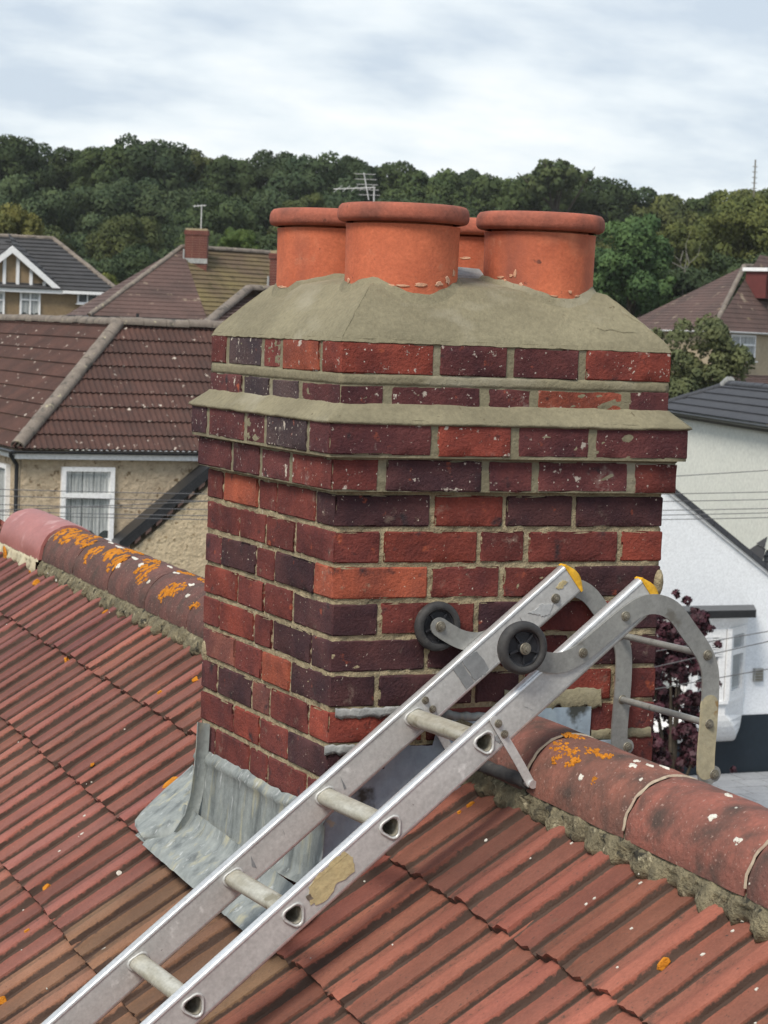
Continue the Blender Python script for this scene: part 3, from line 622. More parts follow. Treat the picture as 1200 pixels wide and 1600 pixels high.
# pots
def pot(cx, cy, seed):
    mb = MB(); n = 72; zt = .678
    prof = [(.120,.42), (.121,.47), (.1215,.56), (.1225,.628), (.1235,.634)]
    rim = [(.1235,.6385), (.131,.6395), (.1375,.642), (.1408,.647), (.1418,.653), (.1415,.663), (.139,.671), (.134,.6765), (.127,.678), (.119,.6765), (.112,.672), (.108,.664)]
    ins = [(.108,.664), (.105,.60), (.103,.43)]
    def ring(r, z): return [(r_*math.cos(a), r_*math.sin(a), z-.42) for a in [2*math.pi*k/n for k in range(n)] for r_ in [r+.0007*vn(math.cos(a)*3+seed, math.sin(a)*3, z*12)]]
    body = [ring(*p) for p in prof]; mb.loft(body, 0, False, True); mb.loft([ring(*p) for p in ins], 0, False, True)
    o = mb.build('chimney_pot', M['terracotta'], st); o.location = Vector((cx, cy, .42))-so_; o.rotation_euler = (R(rnd.uniform(-.4,.4)), R(rnd.uniform(-.4,.4)), 0)
    r2 = MB(); r2.loft([ring(*p) for p in rim], 0, False, True); r2.build('rim', M['pot_rim'], o)
    rr = random.Random(seed)
    def daub(a0, z0, wa, hz, mt='pale_daub'):
        q = MB(); k_ = 10; rad = .1222; ring_ = []; r3 = []
        for k in range(k_):
            t = 2*math.pi*k/k_; f = rr.uniform(.5, 1.1); a = a0+wa*f*math.cos(t); z = z0+hz*f*math.sin(t); ring_.append((rad*math.cos(a), rad*math.sin(a), z-.42)); r3.append(((rad+.0010)*math.cos(a0+(a-a0)*.8), (rad+.0010)*math.sin(a0+(a-a0)*.8), z0+(z-z0)*.8-.42))
        q.loft([ring_, r3], 0, True, True); q.build('mortar_splash', M[mt], o)
    return o, daub
labs = ['front orange clay pot with thick rolled rim', 'right-hand clay pot splashed with pale mortar', 'left rear clay pot partly behind the front pot', 'rear clay pot glimpsed between two others']
for k, (cx, cy) in enumerate(POTS):
    o, daub = pot(cx, cy, k+3); o['label'] = labs[k]
    va = math.atan2(CY-cy, CX-cx)                                # towards the camera
    zb = fl_z(cx+.122*math.cos(va), cy+.122*math.sin(va))
    if k == 0:
        for a, z, wa, hz in ((-1.15,.512,.08,.008),(-1.22,.500,.07,.006),(-.85,.502,.08,.004),(-.2,.503,.10,.005),(.02,.505,.14,.003),(.35,.508,.14,.004),(.72,.512,.12,.006),(.95,.520,.10,.011),(1.15,.535,.07,.010),(-.45,.502,.05,.003)): daub(va+a, z, wa, hz)
    if k == 1:
        for a, z, wa, hz in ((-.42,.545,.045,.011),(-.72,.535,.10,.004),(-.50,.538,.05,.004),(-.30,.520,.05,.004),(-.38,.515,.04,.003),(.62,.508,.05,.005),(.30,.498,.10,.002),(0.,.5,.12,.002),(.8,.50,.08,.003),(-.62,.528,.05,.003)): daub(va+a, z, wa, hz)
    if k == 2: daub(va+.5, .558, .10, .003); daub(va-1.1, .50, .2, .004); daub(va+.1,.515,.2,.003)
    if k == 3: daub(va-.1, .585, .12, .004)
    # small collar of mortar round each pot
    mb = MB(); rings = []
    for rr_, dz in ((.1215,.010), (.126,.006), (.136,-.004), (.150,-.012)):
        rings.append([(cx+rr_*math.cos(a), cy+rr_*math.sin(a), fl_z(cx+rr_*math.cos(a), cy+rr_*math.sin(a))+dz*(1+.5*vn(a*3, k, rr_*20))-so_.z) for a in [2*math.pi*q/60 for q in range(60)]])
    mb.loft(rings, 0, False, True); mb.build('mortar_collar', M['new_mortar'], st)
# mortar chips filling a broken corner on the right arris, near the ladder head
def lump(c, rad, mt, seed, name='mortar_patch', sc=(1,1,1)):
    mb = MB(); rings = []
    for j in range(7):
        ph = math.pi*j/6
        rings.append([(sc[0]*rad*math.sin(ph)*math.cos(a)*(1+.25*vn(a*2+seed, ph*3)), sc[1]*rad*math.sin(ph)*math.sin(a)*(1+.25*vn(a*2, ph*2+seed)), sc[2]*rad*math.cos(ph)) for a in [2*math.pi*k/12 for k in range(12)]])
    mb.loft(rings, 0, False, True); o = mb.build(name, mt, st); o.location = Vector(c)-so_; return o
lump((W-.004, .004, -.117), .018, M['old_mortar'], 4, sc=(.7,.7,1.7))
lump((.004, .765, -.36), .03, M['old_mortar'], 2, sc=(.25,.7,1.0))
# ---- leadwork
def skin(rows_, th, name, mt, parent, origin, nx_=None):
    """rows_: list of lists of points -> smooth thick sheet"""
    mb = MB(); a = [[Vector(p)-origin for p in r_] for r_ in rows_]
    m_, n_ = len(a), len(a[0]); nrmv = (a[0][1]-a[0][0]).cross(a[1][0]-a[0][0]).normalized()*th
    mb.loft(a, 0, False, True, False); b = [[p-nrmv for p in r_] for r_ in a]; mb.loft(b, 0, False, True, False)
    mb.loft([a[0], b[0]], 0, False, False, False); mb.loft([a[-1], b[-1]], 0, False, False, False)
    mb.loft([[r_[0] for r_ in a], [r_[0] for r_ in b]], 0, False, False, False); mb.loft([[r_[-1] for r_ in a], [r_[-1] for r_ in b]], 0, False, False, False)
    return mb.build(name, mt, parent)
def pz(x, y):                                                   # height of the tile plane under (x, y)
    q = Vector((x, y, 0)); return (nrm.dot(O)-nrm.x*x-nrm.y*y)/nrm.z
# apron upstand on the left face, then apron over the tiles
rows_ = []
for j, t in enumerate([0, .06, .12, .16, .3, .45, .6, .75, .9, 1.0]):
    r_ = []
    for k in range(40):
        y = -.03+.805*k/39; zt = -.588+.004*vn(y*15, 1)+.004*vn(y*60, 2); zb = pz(-.02, y)+.012
        x = -.010-.010*t - (.005 if j in (2,) else 0) + .0012*vn(y*13, t*2) - (.014 if j == 9 else 0)
        r_.append((x if j else -.002, y, zt+(zb-zt)*t))
    rows_.append(r_)
skin(rows_, .002, 'lead_flashing', M['lead'], st, so_)
rows_ = []
for j in range(9):
    r_ = []; t = j/8
    for k in range(40):
        u = (-.10-.6)+(.915)*k/39; sv = -.01+.15*t*1.0; p = RP(u-.03, .002+.134*t, .038+.004*vn(u*26, t*2)+.003*vn(u*60, t*5)-(.006 if j == 8 else 0)+(.018 if j == 0 else 0.006*(j == 1))); r_.append(p)
    rows_.append(r_)
skin(rows_, .002, 'lead_flashing', M['lead'], st, so_)
# back corner: upright strip, and the folded tongue lying on the tiles
Yb = .70
def P3(x, y, Y): return onpl(x, y, (0,1,0), (0,Y,0))
rows_ = []
for (xl, yl, xr, yr) in ((308,1128,327,1131),(306,1165,325,1168),(302,1205,321,1210),(296,1245,314,1250),(288,1272,305,1282),(270,1300,296,1300)):
    rows_.append([P3(xl+(xr-xl)*t, yl+(yr-yl)*t, Yb+.004*math.sin(t*3.1)) for t in (0,.12,.3,.5,.7,.88,1)])
skin(rows_, .003, 'lead_flashing', M['lead'], st, so_)
rows_ = []
for (xa, ya, xb, yb) in ((302,1196,318,1215),(285,1212,311,1248),(262,1231,302,1272),(240,1252,285,1297),(222,1270,262,1312),(212,1283,240,1316),(212,1292,228,1316)):
    rows_.append([onpl(xa+(xb-xa)*t, ya+(yb-ya)*t, nrm, O+nrm*(.028+.022*math.sin(t*3.14)+.012*(t < .2))) for t in (0,.08,.2,.35,.5,.65,.8,.92,1)])
skin(rows_, .003, 'lead_flashing', M['lead'], st, so_)
rows_ = [[RP(u, sv, .027+.002*vn(u*40, sv*30)) for u in (.16,.2,.24,.27,.29)] for sv in (-.05,0,.04,.08,.128)]
skin(rows_, .002, 'lead_flashing', M['lead'], st, so_)
# front face: blue sheet following the slope, stepped top
rows_ = []
for k in range(34):
    x = -.006+.40*k/33; zb = pz(x, -.01)-.01; zt = -.548 if x < .05 else (-.50 if x < .13 else (-.455 if x < .24 else -.405))
    zt += .004*vn(x*40, 3); col_ = []
    for j in range(9):
        t = j/8; col_.append((x, -.008-.006*t+.003*vn(x*22, t*5)-(.012*(t-.85)/.15 if t > .85 else 0), zb+(zt-zb)*(1-t)))
    rows_.append(col_)
skin([list(reversed(r_)) for r_ in rows_], .002, 'lead_flashing', M['blue_lead'], st, so_)
# light lead tucked in the joints, grey smear at the ridge
for (x0, x1, z) in ((.015,.21,-.3785), (-.006,.105,-.4545)):
    mb = MB(); rings = []
    for k in range(30):
        x = x0+(x1-x0)*k/29; c = .012+.006*vn(x*60, 1); rings.append([(x, y_*(.5+.5*abs(vn(x*45,2))), z+zz_*(1+.25*vn(x*80,z*90))+.003*vn(x*50, 5)-so_.z) for y_, zz_ in ((.0,.007),(-.0025,.0065),(-.004,.002),(-.0045,-.006),(-.003,-.008-c*.5),(.0,-.009))])
    mb.loft(rings, 0, True, True); mb.build('lead_tuck', M['white_lead'], st)
for (x0, x1, z0, z1, sd) in ((.20,.385,-.388,-.402,1), (.24,.36,-.400,-.425,2)):
    mb = MB(); rings = []; n = 22
    for k in range(n+1):
        x = x0+(x1-x0)*k/n; zc = z0+(z1-z0)*k/n+.004*vn(x*50, sd); r_ = .013*(.6+.4*math.sin(math.pi*k/n))+.004*vn(x*90, sd)
        rings.append([(x, -.004+r_*.7*math.cos(a), zc+r_*.8*math.sin(a)-so_.z) for a in [2*math.pi*q/10 for q in range(10)]])
    mb.loft(rings, 0, True, True); mb.build('lead_saddle', M['mossy_mortar' if sd == 2 else 'lead'], st)
# right of the ridge: khaki mortar band with ragged lower edge, blue lead below
mb = MB(); rings = []
for k in range(40):
    x = .405+.235*k/39; zt = -.345+.003*vn(x*60,1); zb = -.388+.010*vn(x*37, 2)+.005*vn(x*90, 3)
    rings.append([(x, y_, z_-so_.z) for y_, z_ in ((0, zt), (-.002, zt-.003), (-.005, (zt+zb)/2+.002*vn(x*50, 8)), (-.008, zb+.006), (-.006, zb), (.0, zb+.002))])
mb.loft(rings, 0, True, True); mb.build('mortar_band', M['new_mortar'], st)
rows_ = [[(x, -.006+.003*vn(x*50, t*3), -.385-.11*t) for t in (0,.25,.5,.75,1)] for x in [.40+(.215)*k/15 for k in range(16)]]
skin([list(reversed(r_)) for r_ in rows_], .002, 'lead_flashing', M['blue_lead'], st, so_)
mb = MB(); rings = []
for k in range(20):
    x = .62+.15*k/19; zt = -.437+.003*vn(x*60,1); zb = -.462+.005*vn(x*37, 2)
    rings.append([(x, y_, z_-so_.z) for y_, z_ in ((0, zt), (-.003, zt-.003), (-.005, zb+.004), (.0, zb))])
mb.loft(rings, 0, True, True); mb.build('mortar_band', M['new_mortar'], st)
rows_ = [[(x, -.006, -.46-.12*t) for t in (0,.5,1)] for x in (.60,.64,.68,.705)]
skin([list(reversed(r_)) for r_ in rows_], .002, 'lead_flashing', M['blue_lead'], st, so_)

# ================================================================ ROOF LADDER
def rotm(a, b, c):
    return Matrix.Rotation(a, 3, 'Z') @ Matrix.Rotation(b, 3, 'Y') @ Matrix.Rotation(c, 3, 'X')
LM = rotm(.026, -.670, -.004); LO = Vector((.176, -.369, -.382))
lad = empty('roof_ladder', LO, 'long aluminium roof ladder with wheels, its hooks over the ridge beside the chimney', 'ladder')
lad.rotation_euler = LM.to_euler()
X0, X1 = -3.3, .462; SP = .25; YW = .314; TH = .022
def hole(r=.0165, n=18, k=.16):                                # rounded triangle, apex towards the ladder's front
    o_ = []
    for i in range(n):
        a = 2*math.pi*i/n + math.pi/2; q = r*(1+k*math.cos(3*(a-math.pi/2))); o_.append((q*math.cos(a+R(52)), q*math.sin(a+R(52))))
    return o_
def rail(y0, z0, z1, zc):
    mb = MB(); ri = [(-k*SP) for k in range(0, 13)]; bounds = []
    hp = hole(); n = len(hp); hw = .032
    for y in (y0, y0+TH):
        xs = X1; cur = X1
        for xr in ri:
            a, b = xr+hw, xr-hw
            mb.add([(cur,y,z0),(a,y,z0),(a,y,z1),(cur,y,z1)], [(0,1,2,3)])
            sq = []
            for (px_, pz_) in hp:
                m_ = max(abs(px_)/hw, abs(pz_)/((z1-z0)/2)); 
                x_ = px_/m_; z_ = pz_/m_; sq.append((xr+x_, y, max(z0, min(z1, (z0+z1)/2+z_))))
            hv = [(xr+p[0], y, zc+p[1]) for p in hp]
            mb.loft([sq, hv], 0, False, False)
            for cx_, cz_ in ((a,z0),(a,z1),(b,z0),(b,z1)):      # fill the corners the ring cannot reach
                near = sorted(sq, key=lambda q: (q[0]-cx_)**2+(q[2]-cz_)**2)[:2]
                mb.add([(cx_,y,cz_), near[0], near[1]], [(0,1,2)])
            cur = b
        mb.add([(cur,y,z0),(X0,y,z0),(X0,y,z1),(cur,y,z1)], [(0,1,2,3)])
    for zf in (z0, z1):
        mb.add([(X0,y0-.0,zf),(X1,y0,zf),(X1,y0+TH,zf),(X0,y0+TH,zf)], [(0,1,2,3)])
    o = mb.build('rail', M['alu'], lad)
    e_ = MB()                                                   # rounded bright bead along the upper and lower edges
    for zf, sg in ((z1, 1), (z0, -1)):
        rings = []
        for x in [X0+(X1-X0)*k/40 for k in range(41)]:
            rings.append([(x, y0-.0012, zf-sg*.006), (x, y0-.0015, zf-sg*.001), (x, y0+.001, zf+sg*.0014), (x, y0+TH/2, zf+sg*.0022), (x, y0+TH-.001, zf+sg*.0014), (x, y0+TH+.0015, zf-sg*.001), (x, y0+TH+.0012, zf-sg*.006)])
        e_.loft(rings, 0, False, True, False)
    e_.build('edge_bead', M['alu_bright'], o)
    c_ = MB(); c_.box((X1-.002, y0-.002, z0-.002), (X1+.004, y0+TH+.002, z1+.002))   # yellow end cap with a bowed outer face
    rr_ = []
    for k in range(9):
        z = z0+(z1-z0)*k/8; bx = X1+.004+.012*math.sin(math.pi*k/8); rr_.append([(X1+.003, y0-.002, z), (bx, y0-.0015, z), (bx+.002, y0+TH/2, z), (bx, y0+TH+.0015, z), (X1+.003, y0+TH+.002, z)])
    c_.loft(rr_, 0, False, True, False); c_.build('end_cap', M['yellow'], o)
    return o
ZB = (-.032, .035); ZA = (-.040, .027)
rb = rail(0, *ZB, .0); ra = rail(YW, *ZA, -.006)
def bolt(X, Y, Z, r=.008, par=lad, sg=-1, long=.006):
    mb = MB(); ax = lambda r_, y: [(r_*math.cos(a), y, r_*math.sin(a)) for a in [2*math.pi*k/16 for k in range(16)]]
    mb.loft([ax(r*1.35, 0), ax(r*1.35, sg*.0015), ax(r*1.25, sg*.002)], 0, True, True)
    hx = lambda r_, y: [(r_*math.cos(a), y, r_*math.sin(a)) for a in [2*math.pi*k/6 for k in range(6)]]
    mb.loft([hx(r*.95, sg*.002), hx(r*.95, sg*long)], 0, True, False); mb.loft([ax(r*.5, sg*long), ax(r*.45, sg*(long+.003))], 0, True, True)
    o = mb.build('bolt', M['bolt'], par); o.location = (X, Y, Z); return o
hp = hole(.0158); hpo = hole(.0215, 18, .13)
for k in range(13):
    xr = -k*SP; mb = MB()
    yA, yB = YW+TH+.001, -.001
    f = lambda pts, y, z_: [(xr+p[0], y, z_+p[1]) for p in pts]
    ys = [yB+(yA-yB)*q/16 for q in range(17)]
    mb.loft([f(hole(.0188, 18, .10), y, -.006*(y/YW)) for y in ys], 0, False, True)
    mb.loft([f(hole(.0162, 18, .12), y, -.006*(y/YW)) for y in ys], 0, False, True)
    o = mb.build('rung', M['rung'], lad)
    for yy, zc, sg in ((0, 0, -1), (YW+TH, -.006, 1), (YW, -.006, -1)):
        q = MB(); q.loft([f(hole(.0232, 18, .14), yy+sg*.0002, zc), f(hole(.0228, 18, .14), yy+sg*.0028, zc), f(hole(.0205, 18, .14), yy+sg*.0036, zc), f(hole(.0186, 18, .13), yy+sg*.0025, zc), f(hole(.0165, 18, .12), yy-sg*.004, zc)], 0, False, True)
        q.build('flare', M['alu'], o)
# hooks
def smooth(pts, n=6):
    o_ = []; P = [pts[0]]+list(pts)+[pts[-1]]
    for i in range(1, len(P)-2):
        for k in range(n):
            t = k/n; o_.append(tuple(.5*((2*P[i][j])+(-P[i-1][j]+P[i+1][j])*t+(2*P[i-1][j]-5*P[i][j]+4*P[i+1][j]-P[i+2][j])*t*t+(-P[i-1][j]+3*P[i][j]-3*P[i+1][j]+P[i+2][j])*t**3) for j in (0, 1)))
    o_.append(tuple(pts[-1])); return o_
CL = [(.163,.108),(.173,.082),(.190,.050),(.222,.020),(.27,.006),(.33,.003),(.39,.000),(.432,-.008),(.463,-.030),(.482,-.066),(.486,-.12),(.488,-.175),(.478,-.218),(.448,-.262),(.408,-.310),(.365,-.360),(.345,-.392)]
def flatbar(cl, wdt, y0, y1, name, mt, par, dz=0, ends=True):
    c = smooth(cl); L_r, R_r = [], []
    for i, p in enumerate(c):
        a = c[max(0, i-1)]; b = c[min(len(c)-1, i+1)]; tx, tz = b[0]-a[0], b[1]-a[1]; l = math.hypot(tx, tz); nx_, nz_ = -tz/l, tx/l
        w_ = wdt/2
        L_r.append((p[0]+nx_*w_, p[1]+nz_*w_+dz)); R_r.append((p[0]-nx_*w_, p[1]-nz_*w_+dz))
    def cap(p, tdir):                                           # rounded end
        ang0 = math.atan2(tdir[1], tdir[0]); return [(p[0]+wdt/2*math.cos(ang0+math.pi/2-math.pi*k/8), p[1]+dz+wdt/2*math.sin(ang0+math.pi/2-math.pi*k/8)) for k in range(1, 8)]
    te = (c[-1][0]-c[-2][0], c[-1][1]-c[-2][1]); ts = (c[0][0]-c[1][0], c[0][1]-c[1][1])
    mb = MB(); n = len(c)
    rings = [[(L_r[i][0], y0, L_r[i][1]), (L_r[i][0], y1, L_r[i][1]), (R_r[i][0], y1, R_r[i][1]), (R_r[i][0], y0, R_r[i][1])] for i in range(n)]
    mb.loft(rings, 0, True, False)
    for p, t in ((c[-1], te), (c[0], ts)):
        pl = cap(p, t); ang0 = math.atan2(t[1], t[0]); ed = [(p[0]+wdt/2*math.cos(ang0+math.pi/2), p[1]+dz+wdt/2*math.sin(ang0+math.pi/2))]+pl+[(p[0]+wdt/2*math.cos(ang0-math.pi/2), p[1]+dz+wdt/2*math.sin(ang0-math.pi/2))]
        mb.prism([(x, y0, z) for x, z in ed], (0, y1-y0, 0))
    return mb.build(name, mt, par)
hb = flatbar(CL, .040, -.006, -.0015, 'hook', M['steel'], lad)
ha = flatbar(CL, .040, YW+TH+.0015, YW+TH+.006, 'hook', M['steel'], lad, -.006)
sp_ = flatbar([(.437,-.274),(.408,-.310),(.375,-.348),(.352,-.378)], .0408, -.0064, -.0012, 'splash_coat', M['splashed_steel'], hb); hb['label'] = 'curved steel hook with mortar-splashed lower end'
for X, Z, r_ in ((.27,.005,.0075),(.388,.002,.0075),(.492,-.187,.008),(.413,-.305,.0075),(.362,-.398,.008)):
    bolt(X, -.006, Z, r_)
    bolt(X, YW+TH+.0015, Z-.006, r_)
for X, Z in ((.040,.014),(.042,-.012)): bolt(X, YW, Z-.004, .006); 
bolt(.404, YW, -.014, .008)
# end lugs with their pivot plates
for y0, dz in ((-.006, 0), (YW+TH+.0015, -.006)):
    flatbar([(.352,-.385),(.362,-.398)], .034, y0+.001, y0+.005, 'hook_lug', M['steel'], lad, dz)
for X, Z in ((.492,-.187), (.413,-.305)):
    mb = MB(); mb.tube([(X, -.002, Z), (X, YW+TH+.002, Z-.006)], .0072, 12); mb.build('tie_bar', M['steel'], lad)
# wheels
def wheel(X, Z, yc, wd, sgn):
    n = 48; mb = MB(); ring = lambda r_, y: [(r_*math.cos(a), y, r_*math.sin(a)) for a in [2*math.pi*k/n for k in range(n)]]
    hwd = wd/2
    mb.loft([ring(.036, -hwd*.8), ring(.038, -hwd), ring(.046, -hwd), ring(.0505, -hwd*.7), ring(.0525, -hwd*.25), ring(.0525, hwd*.25), ring(.0505, hwd*.7), ring(.046, hwd), ring(.038, hwd), ring(.036, hwd*.8), ring(.036, 0), ring(.036, -hwd*.8)], 0, False, True)
    o = mb.build('wheel', M['rubber'], lad); o.location = (X, yc, Z)
    q = MB(); q.loft([ring(.0362, -hwd*.45), ring(.034, -hwd*.5), ring(.031, -hwd*.1), ring(.031, hwd*.1), ring(.034, hwd*.5), ring(.0362, hwd*.45)], 0, False, True)
    q.loft([ring(.013, -hwd*.95), ring(.013, hwd*.95)], 0, True, True)
    q.loft([ring(.0315, -.002), ring(.012, -.002)], 0, False, True); q.loft([ring(.0315, .002), ring(.012, .002)], 0, False, True)
    for k in range(5):
        a = 2*math.pi*k/5+.3; c_, s_ = math.cos(a), math.sin(a)
        q.obox((c_*.011-s_*.0016, -hwd*.6, s_*.011+c_*.0016), (c_*.021, 0, s_*.021), (s_*.0032, 0, -c_*.0032), (0, wd*.6, 0))
    q.build('hub', M['black_plastic'], o)
    return o
wheel(.165, .108, -.021, .026, -1); bolt(.165, -.034, .108, .009, long=.007)
wheel(.165, .100, YW+TH+.018, .022, 1); bolt(.165, YW+TH+.0012, .102, .0085, long=.006)
# stay, bearer bar at the top of the ladder
flatbar([(.040,.024),(.037,-.02),(.033,-.08),(.028,-.130)], .018, -.005, -.002, 'stay', M['alu'], lad)
flatbar([(.040,.016),(.037,-.02),(.033,-.08),(.028,-.136)], .018, YW+TH+.002, YW+TH+.005, 'stay', M['alu'], lad)
bolt(.043, -.005, .014, .0062); bolt(.041, -.005, -.012, .0062)
mb = MB(); mb.tube([(.029, -.012, -.132), (.029, YW+TH+.006, -.138)], .0085, 12); mb.build('bearer_bar', M['alu_bright'], lad)
mb = MB(); mb.tube([(.029, .012+.305*k/20, -.132-.006*k/20) for k in range(21)], [.0135+.0012*math.sin(k*1.9) for k in range(21)], 14); mb.build('rubber_sleeve', M['rubber'], lad)
# tape, mortar stains and label scars lie on the rails
def decal(pts, y, mt, name, par, seed=0, rag=.002, th=.0012):
    r_ = random.Random(seed); poly = []
    for i, a in enumerate(pts):
        b = pts[(i+1) % len(pts)]
        for k in range(5): t = k/5; poly.append((a[0]+(b[0]-a[0])*t+r_.uniform(-rag, rag), y, a[1]+(b[1]-a[1])*t+r_.uniform(-rag, rag)))
    mb = MB(); mb.prism(poly, (0, -th, 0)); return mb.build(name, mt, par)
decal([(.127,.022),(.150,.022),(.150,-.031),(.127,-.034)], YW-.0002, M['tape'], 'tape', ra, 1, .0008)
decal([(.152,.021),(.192,.017),(.194,-.030),(.178,-.036),(.152,-.032)], YW-.0004, M['tape'], 'tape', ra, 2, .0018)
decal([(.335,.004),(.352,-.002),(.372,-.001),(.376,-.010),(.392,-.018),(.372,-.033),(.358,-.026),(.350,-.014)], YW-.0002, M['alu_bright'], 'label_scar', ra, 3, .002)
decal([(-.445,.026),(-.40,.031),(-.355,.030),(-.345,.012),(-.358,-.016),(-.40,-.010),(-.44,-.022),(-.462,-.006)], -.0002, M['stain'], 'mortar_splash', rb, 4, .004)
decal([(-.462,.012),(-.452,.012),(-.452,.000),(-.462,.002)], -.0003, M['bolt'], 'mortar_splash', rb, 5, .001)
decal([(.02,-.006),(.034,-.006),(.036,-.018),(.022,-.020)], -.0002, M['tape'], 'label_scar', rb, 6, .002)
decal([(.418,.006),(.44,.008),(.446,-.002),(.432,-.006),(.42,-.002)], YW-.0002, M['stain'], 'mortar_splash', ra, 7, .002)
for k in range(8):
    x = -.92+rnd.random()*1.3; decal([(x, 0), (x+rnd.uniform(.004,.016), .001), (x+.01, -.003)] if 0 else [(x, .01-rnd.random()*.03), (x+rnd.uniform(.004,.014), .01-rnd.random()*.03), (x+.006, .008-rnd.random()*.03)], (-.0002 if k % 2 else YW-.0002), M['tape'], 'scuff', (rb if k % 2 else ra), k, .0005, .0004)

# ================================================================ NEIGHBOURING HOUSES
def roof_plane(poly, gauge, mt, par, roll=None, amp=.03, lift=.025, name='tile_course', each=False, tone=None):
    """tile courses on a planar polygon; every course steps over the one below"""
    poly = [Vector(p) for p in poly]; o_ = par.location if par else Vector((0,0,0))
    n_ = (poly[1]-poly[0]).cross(poly[2]-poly[0]).normalized()
    if n_.z < 0: n_ = -n_
    up = (Vector((0,0,1))-n_*n_.z).normalized(); uu = up.cross(n_)
    b0 = poly[0]; P2 = [((p-b0).dot(uu), (p-b0).dot(up)) for p in poly]
    v0, v1 = min(p[1] for p in P2), max(p[1] for p in P2)
    def span(v):
        v = min(max(v, v0+1e-4), v1-1e-4); xs = []
        for i in range(len(P2)):
            (x1, y1), (x2, y2) = P2[i], P2[(i+1) % len(P2)]
            if (y1-v)*(y2-v) <= 0 and abs(y2-y1) > 1e-9: xs.append(x1+(x2-x1)*(v-y1)/(y2-y1))
        return (min(xs), max(xs)) if xs else (0, 0)
    umin = min(p[0] for p in P2); umax = max(p[0] for p in P2)
    if roll:
        us = [umin+(umax-umin)*k/int((umax-umin)/(roll/6)) for k in range(int((umax-umin)/(roll/6))+1)]
    else: us = [umin+(umax-umin)*k/24 for k in range(25)]
    mb = MB(); v = v0; first = True; res = []
    while v < v1-.02:
        ve = min(v+gauge, v1); a, b = span(v), span(ve); lo_, hi_ = [], []
        wob = rnd.uniform(-.004, .004)
        for u in us:
            z = 0
            if roll: ph = (u/roll) % 1; z = amp*(.5+.5*math.cos(2*math.pi*ph))**1.5
            ua = min(max(u, a[0]), a[1]); ub = min(max(u, b[0]), b[1])
            lo_.append(b0+uu*ua+up*(v+wob)+n_*(z+lift)-o_); hi_.append(b0+uu*ub+up*ve+n_*(z+.004)-o_)
        nose = [p-n_*(lift*.9) for p in lo_]; k = len(us)
        mb.add(hi_+lo_+nose, [(i, i+1, k+i+1, k+i) for i in range(k-1)]+[(k+i, k+i+1, 2*k+i+1, 2*k+i) for i in range(k-1)])
        if each: res.append(mb.build(name, mt, par)); mb = MB()
        v += gauge
    if not each: res.append(mb.build(name, mt, par)); res[0]['kind'] = 'stuff' if 'course' in name else res[0].get('kind', 'stuff')
    return res
def wallp(poly, th, mt, par, name='wall'):
    """planar wall polygon with real thickness th (vector)"""
    mb = MB(); o_ = par.location; mb.prism([Vector(p)-o_ for p in poly], th); return fixn(mb.build(name, mt, par))
def ridgeline(a, b, r, mt, par, seg=.4, name='ridge_tile', each=True, flat=.8):
    a, b = Vector(a), Vector(b); n_ = max(1, int((b-a).length/seg)); t = (b-a)/n_; o_ = par.location; mb = MB()
    side = t.cross(Vector((0,0,1))).normalized(); upv = side.cross(t).normalized()
    for k in range(n_):
        p0, p1 = a+t*(k+.01), a+t*(k+.99); j = Vector((0,0,rnd.uniform(-.01,.01)))
        f = lambda p, q: [p-o_+j+side*q*math.cos(x)+upv*q*flat*math.sin(x) for x in [math.pi*(-.1+1.2*m_/10) for m_ in range(11)]]
        mb.loft([f(p0, r), f(p0+(p1-p0)*.5, r*1.0), f(p1, r*1.03)], 0, False, True, False); mb.loft([f(p1, r*1.03), f(p1, r*.8)], 0, False, False, False); mb.loft([f(p0, r), f(p0, r*.8)], 0, False, False, False)
        if each: mb.build(name, mt, par); mb = MB()
    if not each: mb.build(name, mt, par)
